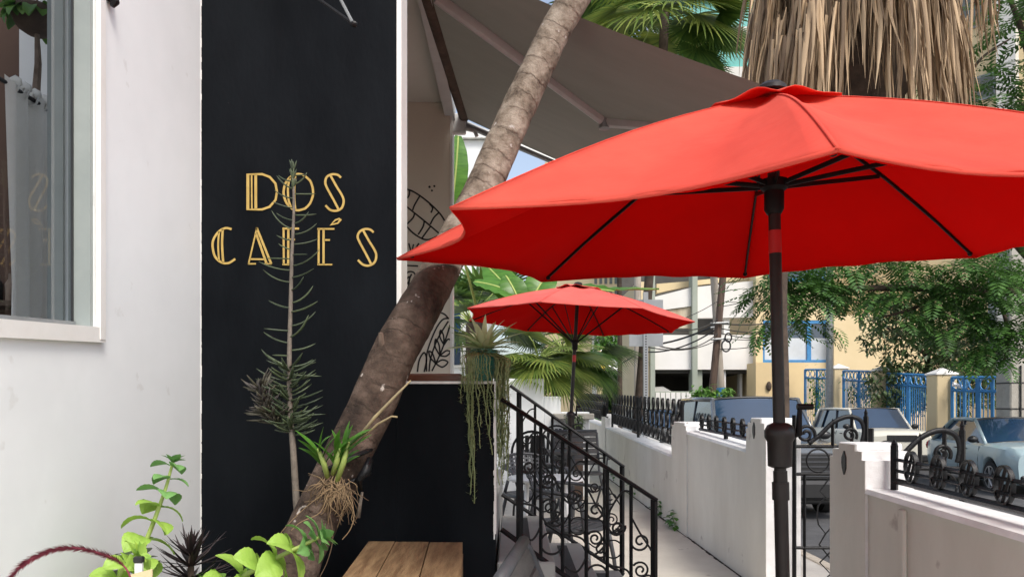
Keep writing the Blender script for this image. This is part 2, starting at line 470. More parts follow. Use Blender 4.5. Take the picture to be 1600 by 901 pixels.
M['lamp_glass'] = mat('headlight', (0.70, 0.72, 0.72), (0.45, 0.47, 0.48), 0.1, 30)
M['lamp_amber'] = mat('indicator', (0.65, 0.22, 0.05), None, 0.2, 30)
M['lamp_red'] = mat('tail_light', (0.40, 0.02, 0.02), None, 0.2, 30)
M['sign_grey'] = mat('sign_back', (0.55, 0.56, 0.55), (0.49, 0.50, 0.49), 0.5, 3)
M['shutter'] = mat('window_shutter', (0.16, 0.17, 0.16), (0.11, 0.12, 0.11), 0.6, 2)
M['blinds'] = mat('white_mesh_panel', (0.56, 0.60, 0.63), None, 0.6, 2)

# ------------------------------------------------------------------ ground
tag(MB().box(-400, 500, -60, 900, -1.4, -0.62).build('ground', M['ground']), kind='structure')
tag(MB().box(-7, 1.86, -4, 26, -0.6, 0).build('patio', M['concrete']), kind='structure')
tag(MB().box(3.2, 11.95, -20, 140, -0.61, -0.47).build('road', M['asphalt']), kind='structure')
tag(MB().box(1.864, 3.05, -20, 60, -0.61, -0.35).build('sidewalk', M['sidewalk']), kind='structure')
tag(MB().box(12.13, 40, -20, 60, -0.61, -0.35).build('far_sidewalk', M['sidewalk']), kind='structure')
k = MB()
tag(MB().bbox(3.054, 3.196, -20, 60, -0.61, -0.342, 0.02).build('kerb', M['pole_grey']), kind='structure')
tag(MB().bbox(11.954, 12.126, -20, 60, -0.61, -0.342, 0.02).build('far_kerb', M['pole_grey']), kind='structure')

# ------------------------------------------------------------------ the cafe house
YW = 2.9                      # plane of the black sign wall
XC = -1.1745                  # plane of the white wall with the window
XG = -1.2284                  # window glass
house = thing('cafe_house', 'white and black cafe house with gold lettering and an open porch', 'house', (0, 0, 0))
w = MB()
XI = -1.2966
w.box(XI, XC, 2.161, YW, 0, 3.42)
w.hexa([(XI, 0.9, 0), (XC, 0.9, 0), (XC, 2.161, 0), (XI, 2.161, 0), (XI, 0.9, 1.372), (XC, 0.9, 1.372), (XC, 2.161, 1.444), (XI, 2.161, 1.444)])
w.box(XI, XC, 0.9, 2.161, 3.15, 3.42)
w.box(XI, XC, -2, 0.9, 0, 3.42)
ww = w.build('white_wall', M['white_plaster'], house)
tag(ww, 'white plastered wall with the window')
# window
win = MB()
win.hexa([(XC - 0.002, 1.0, 1.335), (XC + 0.014, 1.0, 1.335), (XC + 0.014, 2.195, 1.403), (XC - 0.002, 2.195, 1.403),
          (XC - 0.002, 1.0, 1.376), (XC + 0.014, 1.0, 1.376), (XC + 0.014, 2.195, 1.446), (XC - 0.002, 2.195, 1.446)])
win.bbox(XC - 0.002, XC + 0.016, 2.158, 2.197, 1.404, 3.2, 0.006)
wf = win.build('window', M['white_trim'], house)
fr = MB()
fr.box(XG - 0.012, XC - 0.004, 2.146, 2.160, 1.44, 3.15)
fr.build('frame', M['jamb'], wf)
s = MB()
s.hexa([(XG - 0.008, 0.9, 1.372), (XG + 0.012, 0.9, 1.372), (XG + 0.012, 2.14, 1.441), (XG - 0.008, 2.14, 1.441),
        (XG - 0.008, 0.9, 1.386), (XG + 0.012, 0.9, 1.386), (XG + 0.012, 2.14, 1.457), (XG - 0.008, 2.14, 1.457)])
s.build('sill', M['grey_metal'], wf)
s = MB(); s.box(XG + 0.0, XG + 0.004, 2.139, 2.1455, 1.45, 3.15); s.build('sash_edge', M['plastic_black'], wf)
s = MB(); s.box(XI - 0.006, XG - 0.03, 2.152, 2.160, 1.43, 3.15); s.build('inner_jamb', M['jamb'], wf)
MB().quad((XG, 0.9, 1.37), (XG, 2.15, 1.43), (XG, 2.15, 3.16), (XG, 0.9, 3.16)).build('pane', M['glass'], wf)
# room behind the window
r = MB()
r.box(-4.2, XI - 0.005, 3.1, 3.2, 0, 3.42)
r.box(-4.3, -4.2, -2, 3.2, 0, 1.0)  # unseen outer walls left open at mid height, added to brighten the room
r.box(-4.3, -4.2, -2, 3.2, 3.0, 3.42)
r.box(-4.2, XI - 0.005, -2.1, -2, 0, 0.9)
r.box(-4.2, XI - 0.005, -2.1, -2, 3.1, 3.42)
r.box(-4.2, XI - 0.005, -2, 3.1, 0, 0.3)
r.build('room_wall', M['brown_wall'], house)
MB().box(-1.925, XI - 0.006, 3.0, 3.098, 0.301, 3.419).build('room_pilaster', M['white_plaster'], house)
# black sign wall
bw = MB().box(XC + 0.001, -0.437, YW, 3.06, 0, 3.42)
bw.box(XI, XC + 0.0005, YW + 0.004, 3.06, 0, 3.42)
sign = bw.build('sign_wall', M['black_paint'], house)
tag(sign, 'black painted wall with the gold words DOS CAFÉS')
MB().box(-0.436, -0.418, YW + 0.002, 3.062, 1.3175, 3.42).build('white_edge', M['white_trim'], house)
edge = MB().box(XC - 0.001, XC + 0.0016, YW - 0.0022, YW + 0.001, 0.4, 3.0)
random.seed(3)
z = 0.5
while z < 2.9:
    h = random.uniform(0.01, 0.05)
    edge.box(XC - 0.001, XC + random.uniform(0.0012, 0.0034), YW - 0.0025, YW + 0.001, z, z + h)
    z += h + random.uniform(0.0, 0.012)
edge.build('paint_edge', M['white_trim'], house)
# parapet of the porch
pp = MB().box(-0.4365, -0.0625, YW, 3.05, 0, 1.306)
pp.build('parapet', M['black_paint'], house)
pe = MB()
pe.box(-0.435, -0.0600, YW - 0.003, 3.052, 1.3065, 1.316)
pe.box(-0.0655, -0.0595, YW - 0.0025, 3.0, 0.74, 1.306)
random.seed(5)
z = 0.72
while z < 1.3:
    h = random.uniform(0.01, 0.04)
    pe.box(-0.0655 - random.uniform(0.001, 0.005), -0.064, YW - 0.0024, YW + 0.002, z, z + h); z += h
pe.build('parapet_edge', M['white_trim'], house)
MB().bbox(-0.43, -0.20, 3.06, 3.32, 1.318, 1.352, 0.006).build('wooden_counter', M['red_wood'], house)
# mural wall, ceiling, beam, landing, roof
YM = 5.4
mw = MB().box(-2.2, -0.436, YM, 5.55, 0, 3.357).build('mural_wall', M['mural_wall'], house)
tag(mw, 'beige porch wall with black line drawings of leaves')
MB().box(-0.435, -0.418, YM - 0.004, 5.552, 0, 3.357).build('white_corner', M['white_trim'], house)
MB().box(-2.2, -0.474, 3.062, 5.56, 3.358, 3.415).build('porch_ceiling', M['ceiling'], house)
MB().box(-0.473, -0.405, 2.4, 5.52, 3.262, 3.415).build('edge_beam', M['alu'], house)
MB().box(-2.2, -2.1, 3.2, 5.4, 0, 3.356).build('porch_wall', M['mural_wall'], house)
MB().box(-2.09, -0.066, 3.064, 5.39, 0.001, 0.783).build('porch_floor', M['step'], house)
rf = MB(); rf.box(-1.5, XC - 0.03, -2.2, 3.06, 3.422, 3.62); rf.box(-4.4, -3.9, -2.2, 3.06, 3.422, 3.62); rf.box(-4.4, -0.405, 3.061, 5.6, 3.422, 3.62); rf.box(XC - 0.029, -0.43, 2.86, 3.06, 3.422, 4.2)  # gap cut above the room so sky light falls on the curtain
rf.build('roof', M['white_plaster'], house)
MB().box(-1.76, -1.60, -2.0, 3.05, 3.30, 3.42).build('roof_beam', M['bark_dark'], house)

def mural(pts, w=0.011, closed=False, smooth=5):
    q = [P(610 + x / 2.65, 260 + y / 2.65, YM - 0.001) for x, y in pts]
    if smooth and len(q) > 2: q = cat_rom(q, smooth, closed)
    return q, w, closed
ml = [mural(a) for a in [
    [(30, 88), (80, 98), (120, 120), (165, 155), (205, 195), (225, 225)],
    [(20, 128), (45, 148), (90, 185), (140, 225), (205, 280)],
    [(20, 180), (45, 210), (65, 245), (100, 280), (140, 302), (170, 300), (205, 282)],
    [(80, 98), (78, 118), (70, 132)], [(122, 122), (100, 160), (92, 182)], [(162, 155), (175, 172), (168, 192)], [(200, 192), (180, 212), (165, 240)],
    [(68, 168), (58, 190), (44, 200)], [(100, 196), (92, 215), (62, 245)], [(140, 228), (135, 250), (115, 282)], [(165, 250), (150, 270), (130, 298)],
    [(95, 382), (100, 350), (118, 318)], [(93, 380), (85, 350), (76, 318)], [(95, 380), (92, 345), (96, 322)],
    [(30, 408), (70, 410), (115, 412)],
    [(66, 520), (60, 470), (72, 438), (98, 440), (104, 470), (84, 510)], [(75, 515), (78, 470), (88, 445)], [(62, 490), (74, 480), (80, 470)], [(64, 505), (80, 495), (92, 482)], [(62, 470), (70, 462), (80, 455)],
    [(112, 850), (120, 800), (140, 770), (150, 800), (140, 850)],
    [(150, 848), (152, 770), (185, 680), (215, 635), (243, 628)],
    [(160, 848), (168, 790), (195, 715), (240, 640)],
    [(172, 846), (200, 790), (222, 735), (248, 655)],
    [(188, 815), (165, 790), (160, 765), (175, 775), (188, 815)], [(205, 782), (185, 745), (188, 715), (202, 740), (205, 782)], [(222, 738), (205, 705), (208, 678), (220, 700), (222, 738)],
    [(188, 815), (215, 800), (238, 810), (215, 830), (188, 815)], [(205, 782), (232, 762), (248, 768), (230, 785), (205, 782)], [(222, 738), (238, 715), (250, 718)],
    [(40, 600), (60, 640), (100, 680)], [(195, 600), (225, 612), (240, 630)]]]
mm = MB()
for q, wd_, cl in ml: mm.ribbon(q, wd_, (0, -1, 0), 0.002, cl)
for x, y, rr in [(162, 85, 5), (182, 82, 4.5), (172, 100, 4), (198, 658, 3)]:
    c = P(610 + x / 2.65, 260 + y / 2.65, YM - 0.001)
    mm.prism([(c.x + rr * 0.0017 * math.cos(a * 0.628), c.z + rr * 0.0017 * math.sin(a * 0.628)) for a in range(10)], 'y', YM - 0.003, YM + 0.001)
mm.build('mural_drawing', M['ink'], mw)

# ---- gold lettering DOS CAFÉS
def L(name, strokes):
    b = MB()
    for pts, wdt, cl, sm in strokes:
        q = [P(300 + (x + random.uniform(-0.8, 0.8)) / 2.65, 220 + (y + random.uniform(-0.8, 0.8)) / 2.65, YW - 0.001) for x, y in pts]
        if sm: q = cat_rom(q, 6, cl)
        b.ribbon(q, wdt / 2.65 / FPX * YW, (0, -1, 0), 0.0022, cl)
    o = b.build('letter', M['gold'], sign)
    return o
random.seed(17)
def ell(cx, cy, rx, ry, n=28): return [(cx + rx * math.cos(2 * math.pi * i / n), cy + ry * math.sin(2 * math.pi * i / n)) for i in range(n)]
def S(dx, dy): return [([(618 + dx, 154 + dy), (603 + dx, 142 + dy), (580 + dx, 140 + dy), (560 + dx, 150 + dy), (552 + dx, 172 + dy), (560 + dx, 196 + dy), (585 + dx, 242 + dy), (607 + dx, 283 + dy)], 9, False, True),
                       ([(574 + dx, 146 + dy), (598 + dx, 188 + dy), (622 + dx, 228 + dy), (628 + dx, 252 + dy), (620 + dx, 278 + dy), (598 + dx, 290 + dy), (572 + dx, 286 + dy), (553 + dx, 268 + dy)], 9, False, True)]
L('D', [([(232, 139), (290, 139), (322, 150), (346, 178), (353, 212), (346, 246), (322, 274), (290, 284), (232, 284)], 9, True, False), ([(248, 140), (248, 283)], 6, False, False), ([(264, 140), (264, 283)], 11, False, False)])
L('O', [(ell(441, 213, 61, 75), 9, True, False), ([(408, 150), (400, 180), (398, 213), (402, 250), (412, 279)], 8, False, True), ([(428, 141), (424, 180), (423, 213), (424, 250), (428, 285)], 9, False, True)])
L('S', S(0, 0))
L('C', [([(164, 366), (140, 362), (112, 376), (90, 408), (86, 440), (96, 480), (122, 503), (152, 506), (181, 489)], 9, False, True), ([(112, 376), (109, 430), (113, 496)], 7, False, True), ([(128, 366), (126, 430), (129, 504)], 9, False, True)])
L('A', [([(269, 360), (234, 509)], 6, False, False), ([(269, 360), (328, 509)], 9, False, False), ([(266, 384), (309, 509)], 9, False, False), ([(233, 509), (266, 509)], 6, False, False), ([(241, 490), (300, 490)], 7, False, False), ([(300, 509), (331, 509)], 5, False, False)])
L('F', [([(380, 366), (380, 512)], 8, False, False), ([(399, 366), (399, 512)], 9, False, False), ([(375, 364), (444, 364)], 8, False, False), ([(400, 409), (427, 409)], 7, False, False), ([(375, 512), (404, 512)], 6, False, False)])
L('E', [([(525, 366), (525, 512)], 8, False, False), ([(545, 366), (545, 512)], 9, False, False), ([(520, 365), (591, 365)], 7, False, False), ([(547, 410), (571, 410)], 7, False, False), ([(520, 512), (582, 512)], 6, False, False),
        ([(575, 348), (594, 328), (610, 322), (617, 326), (604, 342)], 6, True, False)])
L('S', S(135, 226))

# ---- lamp bracket above the lettering, small black hook by the window
br = thing('lamp_bracket', 'thin black metal bracket at the top of the black wall', 'bracket', P(553, 38, YW - 0.28))
o = br.location
def rel(p): return p - o
MB().tube([rel(P(553, 38, 2.62)), rel(P(440, -42, 2.86))], 0.006, 6).build('arm', M['iron'], br)
MB().tube([rel(P(551, 36, 2.62)), rel(P(522, -20, 2.70)), rel(P(505, -60, 2.86))], 0.0055, 6).build('stay', M['grey_metal'], br)
MB().ball((0, 0, 0), 0.013, 8, 6, (1, 1, 0.8)).build('tip', M['iron'], br)
hk = thing('wall_hook', 'small black hook on the white wall beside the window top', 'hook', P(170, 2, 2.235))
o = hk.location
MB().tube([(-0.012, 0.02, 0.03), (0.012, 0.0, 0.022), (0.02, -0.004, -0.005), (0.012, -0.006, -0.018)], [0.011, 0.013, 0.013, 0.008], 8).build('hook', M['iron'], hk)
MB().lathe([(0.02, 0), (0.02, 0.006), (0.012, 0.01)], (0, 0, 0), 10).build('base_plate', M['iron'], hk)

# ---- things seen through the window
rod = MB().tube([(-1.42, 0.3, 2.128), (-1.42, 2.998, 2.128)], 0.006, 8)
tag(rod.build('curtain_rod', M['iron'], None), 'thin dark curtain rod inside the window', 'rod')
def curt(u, v):
    y = 2.165 + u * 0.20 + 0.02 * v * (u - 0.3)
    x = -1.42 + 0.022 * math.sin(u * 21 + v * 1.5) * (0.5 + 0.5 * v) + 0.01 * math.sin(u * 9)
    sl = 0.04 * (u - 0.4) * (1 - v)
    return (x, y - 0.04 * (1 - v) * (1 - u) * 0 + sl, 2.15 - 0.85 * v - 0.02 * abs(math.sin(u * 14)) * (1 - v))
cu = thing('curtain', 'white cloth curtain gathered behind the window glass', 'curtain', (0, 0, 0))
MB().grid(curt, 40, 14).build('cloth', M['curtain'], cu, True)
cl = MB()
for yy in (2.19, 2.235, 2.28, 2.325):
    cl.tube([(-1.42 + 0.014 * math.cos(a), yy + 0.004 * math.sin(a), 2.134 + 0.022 * math.sin(a)) for a in [x * 0.785 for x in range(9)]], 0.007, 6, flat=(1.6, 0.4))
cl.build('hanging_loop', M['curtain'], cu, True)
hp = thing('hanging_plant', 'trailing plant in a hanging basket behind the window glass', 'plant', P(58, 30, 2.75))
MB().lathe([(0.035, -0.055), (0.065, -0.035), (0.085, 0.01), (0.08, 0.03)], (0, 0, 0), 14).build('basket', M['bark_dark'], hp, 40)
MB().tube([(0, 0, -0.05), (0.004, 0, -0.16), (-0.004, 0, -0.27), (0.0, 0, -0.36)], [0.008, 0.012, 0.014, 0.02], 7).build('tassel', M['bark'], hp)
MB().tube([(0, 0, 0.03), (0, 0, 0.70)], 0.004, 6).build('rope', M['bark'], hp)
def leaf(mb, base, dirv, up, ln, wd, curl=0.3, n=5, fold=0.15, taper=1.0, serr=0.0, tipdrop=None):
    """leaf blade: base point, direction, rough up vector"""
    base, dirv, up = Vector(base), Vector(dirv).normalized(), Vector(up)
    sd = dirv.cross(up)
    if sd.length < 1e-5: sd = dirv.orthogonal()
    sd.normalize()
    nn = sd.cross(dirv).normalized()
    vs = []
    p, dv = base.copy(), dirv.copy()
    for i in range(n + 1):
        t = i / n
        wv = wd * (math.sin(math.pi * min(0.999, (t * 0.94 + 0.03)) ** taper)) / 2
        if serr: wv *= 1 + serr * (1 if i % 2 else -1)
        vs += [p + sd * wv + nn * wv * fold * 2, p, p - sd * wv + nn * wv * fold * 2]
        ang = -curl / n
        dv = (Matrix.Rotation(ang, 3, sd) @ dv)
        nn = sd.cross(dv).normalized()
        p = p + dv * (ln / n)
    fs = []
    for i in range(n):
        a = i * 3
        fs += [(a, a + 3, a + 4, a + 1), (a + 1, a + 4, a + 5, a + 2)]
    mb.add(vs, fs)
lf = MB()
random.seed(11)
for i in range(46):
    a, e = random.uniform(0, 6.28), random.uniform(-0.5, 0.9)
    leaf(lf, (0.06 * math.cos(a), 0.06 * math.sin(a), 0.02), (math.cos(a), math.sin(a), e), (0, 0, 1), random.uniform(0.05, 0.09), 0.045, 1.2)
lf.build('foliage', M['bush'], hp, True)
sh = thing('wall_shelf', 'dark shelf with jars inside the room behind the window', 'shelf', P(8, 470, 2.98))
MB().box(-0.35, 0.05, -0.02, 0.1, -0.02, 0.0).build('board', M['bark_dark'], sh)
for i, x in enumerate((-0.16, -0.07, 0.01)):
    j = MB().lathe([(0.03, 0.0), (0.032, 0.07), (0.02, 0.09), (0.02, 0.11)], (x, 0.04, 0.001), 12).build('jar', [M['terracotta'], M['plastic_black'], M['bark']][i], sh, 40)

# ------------------------------------------------------------------ stairs to the porch
YN, YF = 2.9, 4.1
st = thing('porch_stairs', 'grey painted stairs with dark grip strips below the porch', 'stairs', (0, 0, 0))
for i in range(5):
    x0, x1, zt = -0.055 + 0.205 * i, 0.15 + 0.205 * i, 0.64 - 0.145 * i
    if zt < 0.03: break
    so = MB().bbox(x0, x1 + 0.012, 2.87, YF, max(0.0, zt - 0.145) + 0.002, zt, 0.006).build('step', M['step'], st)
    MB().box(x0 + 0.085, x0 + 0.135, 2.95, YF - 0.09, zt + 0.0005, zt + 0.003).build('grip_strip', M['strip'], so)
    if zt > 0.15: MB().box(x0, x1, 2.872, YF - 0.002, 0.001, zt - 0.146).build('riser_block', M['wall_white'], so)

def spiral(c, r0, r1, a0, turns, n=26):
    """flat spiral in the x-z plane"""
    return [(c[0] + (r0 + (r1 - r0) * i / n) * math.cos(a0 + turns * 6.283 * i / n), c[1], c[2] + (r0 + (r1 - r0) * i / n) * math.sin(a0 + turns * 6.283 * i / n)) for i in range(n + 1)]

def railing(label, Y, t0, t1, b0, b1, posts, scrolls):
    """t0,t1 / b0,b1: pixel ends of the top and bottom rail; posts: pixel columns"""
    th = thing('stair_railing', label, 'railing', (0, Y, 0), 0, 'wrought iron stair railings')
    def lineat(a, b, px): return a[1] + (b[1] - a[1]) * (px - a[0]) / (b[0] - a[0])
    def W(px, py, dy=0.0):
        p = P(px, py, Y); return Vector((p.x, dy, p.z))
    MB().tube([W(*t0), W(*t1)], 0.016, 8, flat=(1.0, 0.55)).build('handrail', M['iron'], th, 40)
    MB().bar(W(*b0), W(*b1), 0.014).build('bottom_rail', M['iron'], th)
    for i, px in enumerate(posts):
        w = 0.019 if i in (0, len(posts) - 1) else 0.0098
        bot = lineat(b0, b1, px)
        q = W(px, bot)
        if i == len(posts) - 1: q.z = 0.34
        MB().bar(W(px, lineat(t0, t1, px) + 1), q, w).build('newel_post' if w > 0.015 else 'baluster', M['iron'], th)
    for i in range(len(posts) - 1):
        pa, pb = posts[i], posts[i + 1]
        pm = (pa + pb) / 2
        tp, bt = lineat(t0, t1, pm), lineat(b0, b1, pm)
        k = (tp - HZ) / FPX * Y, (bt - HZ) / FPX * Y
        c = W(pm, 0).x
        half = (pb - pa) / FPX * Y
        hgt = (bt - tp) / FPX * Y
        zt, zb = EYE - k[0], EYE - k[1]
        sg = 1 if i % 2 == 0 else -1
        rr = half * 0.42
        R0 = 0.0043
        if i % 2 == 0:
            # pear-shaped loop under the handrail closing in two curls
            loop = cat_rom([(c + half * 0.5, 0, zt - 0.03 - half * 0.33), (c + half * 0.1, 0, zt - hgt * 0.12), (c - half * 0.42, 0, zt - hgt * 0.26), (c - half * 0.5, 0, zt - hgt * 0.36), (c - half * 0.15, 0, zt - hgt * 0.42), (c + half * 0.1, 0, zt - hgt * 0.37)], 6)
            MB().tube(loop, R0, 6).build('scroll', M['iron'], th, True)
            MB().tube(spiral((c - rr * 0.1, 0, zt - hgt * 0.37), rr * 0.75, rr * 0.2, 0.3, -1.5), R0, 6).build('scroll', M['iron'], th, True)
            MB().tube(spiral((c + half * 0.9, 0, zt - hgt * 0.47), rr, rr * 0.2, math.pi, 1.4), R0, 6).build('scroll', M['iron'], th, True)
            q = cat_rom([(c - half * 0.5, 0, zb + hgt * 0.36), (c + half * 0.35, 0, zb + hgt * 0.32), (c + half * 0.5, 0, zb + hgt * 0.2), (c + half * 0.1, 0, zb + hgt * 0.08), (c - half * 0.4, 0, zb + hgt * 0.12)], 6)
            MB().tube(q, R0, 6).build('scroll', M['iron'], th, True)
        else:
            q = cat_rom([(c - half * 0.5, 0, zt - hgt * 0.18), (c - half * 0.1, 0, zt - hgt * 0.3), (c + half * 0.45, 0, zt - hgt * 0.45), (c + half * 0.4, 0, zt - hgt * 0.6), (c - half * 0.2, 0, zt - hgt * 0.68), (c - half * 0.5, 0, zt - hgt * 0.6)], 6)
            MB().tube(q, R0, 6).build('scroll', M['iron'], th, True)
            MB().tube(spiral((c - half * 0.08, 0, zt - hgt * 0.56), rr * 0.9, rr * 0.18, 2.6, -1.6), R0, 6).build('scroll', M['iron'], th, True)
            MB().tube(spiral((c, 0, zb + hgt * 0.17), rr * 1.2, rr * 1.2, 0, 1.0), R0, 6).build('scroll', M['iron'], th, True)
            MB().tube(spiral((c + half * 0.2, 0, zb + hgt * 0.36), rr, rr * 0.2, 3.6, 1.5), R0, 6).build('scroll', M['iron'], th, True)
    return th
railing('black wrought iron railing with scrolls along the nearer edge of the stairs', YN - 0.01, (783, 623), (1026, 781), (783, 826), (1026, 1003), [812, 845, 879, 916, 949, 986, 1022], None)
railing('black wrought iron railing with scrolls along the farther edge of the stairs', YF - 0.01, (797, 602), (975, 729), (784, 772), (975, 897), [811, 836, 863, 890, 917, 944, 972], None)

# ------------------------------------------------------------------ awning
aw = thing('awning', 'grey brown folding arm awning over the porch side', 'awning', (-0.4, 4.4, 3.28))
ao = aw.location
A_n, A_f = Vector((-0.456, 3.42, 3.285)), Vector((-0.344, 5.5, 3.285))
ext = Vector((1.0, -0.055, -0.433)) * 1.72
def awf(u, v):
    p = A_n.lerp(A_f, v) + ext * u
    p.z -= 0.055 * math.sin(math.pi * u) * (0.45 + 0.55 * math.sin(math.pi * v)) + 0.008 * math.sin(u * 5 + v * 11) * u
    return p - ao
MB().grid(awf, 30, 24).build('canopy', M['awning'], aw, True)
MB().tube([A_n - ao, A_f - ao], 0.034, 12).build('roller_tube', M['bark_dark'], aw, 40)
MB().tube([A_n + ext - ao + Vector((0, -0.02, -0.01)), A_f + ext - ao + Vector((0, 0.02, -0.01))], 0.03, 8).build('front_bar', M['alu'], aw, 40)
def arm(yb, pts, m):
    for i in range(len(pts) - 1):
        a, b = Vector(pts[i]) - ao, Vector(pts[i + 1]) - ao
        MB().tube([a, b], 0.032, 8, flat=(0.75, 1.0)).build('arm', m, aw, 40)
    e = Vector(pts[1]) - ao
    MB().lathe([(0.02, -0.045), (0.034, -0.04), (0.034, 0.04), (0.02, 0.045)], e, 12).build('elbow', M['grey_metal'], aw, 40)
arm(0, [(-0.37, 3.75, 3.215), P(945, 190, 4.3), (1.2, 3.75, 2.555)], M['alu'])
MB().tube([A_f + Vector((0.0, 0.03, -0.03)) - ao, A_f + ext + Vector((0.0, 0.03, -0.03)) - ao], 0.026, 8).build('side_bar', M['grey_metal'], aw, 40)
bk = MB(); bk.bbox(-0.075, 0.03, 5.47, 5.53, -0.10, 0.04, 0.008)
for v_i in range(bk.v.__len__()):
    x, y, z = bk.v[v_i]; bk.v[v_i] = (x - 0.36 - ao.x, y - ao.y, z + 3.27 - ao.z)
bk.tube([Vector((-0.36, 5.49, 3.21)) - ao, Vector((-0.27, 5.49, 3.19)) - ao, Vector((-0.25, 5.49, 3.15)) - ao], 0.014, 7)
bk.build('end_bracket', M['alu'], aw)

# ------------------------------------------------------------------ boundary walls
XW0, XW1 = 1.65, 1.85
XF = 1.755                    # line of the iron fences on the walls
def pier(parent, y0, y1, top, slot=None):
    b = MB()
    b.box(XW0 - 0.012, XW1 + 0.012, y0, y1, 0, top - 0.075)
    b.box(XW0 - 0.012, XW1 + 0.012, y0 + 0.035, y1 - 0.035, top - 0.0748, top - 0.035)
    b.bbox(XW0 - 0.012, XW1 + 0.012, y0 + 0.10, y1 - 0.10, top - 0.0348, top, 0.006)
    o = b.build('pier', M['wall_white'], parent)
    e = 0.0015
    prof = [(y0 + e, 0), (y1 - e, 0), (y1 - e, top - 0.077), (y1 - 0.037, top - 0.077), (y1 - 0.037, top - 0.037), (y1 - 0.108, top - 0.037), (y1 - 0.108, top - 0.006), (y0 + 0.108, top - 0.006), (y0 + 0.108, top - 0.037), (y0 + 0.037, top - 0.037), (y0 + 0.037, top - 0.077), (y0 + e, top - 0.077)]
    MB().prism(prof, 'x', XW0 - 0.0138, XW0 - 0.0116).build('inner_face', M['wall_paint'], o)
    if slot:
        ys, zs, hs = slot
        n = 14
        random.seed(2)
        poly = []
        for i in range(n):
            a = 2 * math.pi * i / n
            poly.append((ys + 0.021 * math.cos(a) * (1.15 if abs(math.sin(a)) < 0.5 else 0.75) * random.uniform(0.85, 1.15), zs + hs / 2 * math.sin(a)))
        MB().prism(poly, 'x', XW0 - 0.0185, XW0 - 0.0135).build('hole_patch', M['iron'], o)  # flat black plate standing in for the dark torn hole in the pier
    return o
def panel(parent, y0, y1, z0, z1, cap=True):
    b = MB()
    b.hexa([(XW0, y0, 0), (XW1, y0, 0), (XW1, y1, 0), (XW0, y1, 0), (XW0, y0, z0), (XW1, y0, z0), (XW1, y1, z1), (XW0, y1, z1)])
    b.build('panel', M['wall_paint'], parent)
    c = MB()
    ov = 0.018
    t = 0.022
    n = 6
    for i in range(n):
        a, e = i / n, (i + 1) / n
        ya, yb = y0 + (y1 - y0) * a, y0 + (y1 - y0) * e
        za, zb = z0 + (z1 - z0) * a, z0 + (z1 - z0) * e
        c.hexa([(XW0 - ov, ya, za + 0.0004), (XW1 + ov, ya, za + 0.0004), (XW1 + ov, yb, zb + 0.0004), (XW0 - ov, yb, zb + 0.0004),
                (XW0 - ov * 0.4, ya, za + t), (XW1 + ov * 0.4, ya, za + t), (XW1 + ov * 0.4, yb, zb + t), (XW0 - ov * 0.4, yb, zb + t)])
    c.build('coping', M['wall_white'], parent)
fw = thing('boundary_wall', 'long pale wall with piers running back along the path beyond the gate', 'wall', (0, 0, 0))
pier(fw, 4.95, 5.37, 1.145, (5.19, 1.06, 0.115))
panel(fw, 5.372, 7.198, 0.90, 0.965)
pier(fw, 7.2, 7.88, 1.07)
panel(fw, 7.882, 13.498, 0.70, 0.845)
pier(fw, 13.5, 14.05, 1.09)
panel(fw, 14.052, 21, 0.86, 1.0)
jt = MB()
random.seed(8)
yy = 5.4
while yy < 13.4:
    h_ = random.uniform(0.05, 0.25)
    jt.box(XW0 - random.uniform(0.012, 0.026), XW0 - 0.0005, yy, yy + h_, 0.0006, 0.003); yy += h_ + random.uniform(0, 0.03)
jt.build('base_joint', M['soil'], fw)
nw = thing('boundary_wall', 'low pale wall with white coping in the right foreground', 'wall', (0, 0, 0))
pier(nw, 3.56, 3.955, 1.045, (3.78, 0.945, 0.12))
panel(nw, 0.6, 3.558, 0.735, 0.818)
MB().bbox(XW0 - 0.02, XW0 - 0.001, 3.20, 3.252, 0, 0.79, 0.006).build('pilaster', M['wall_paint'], nw)

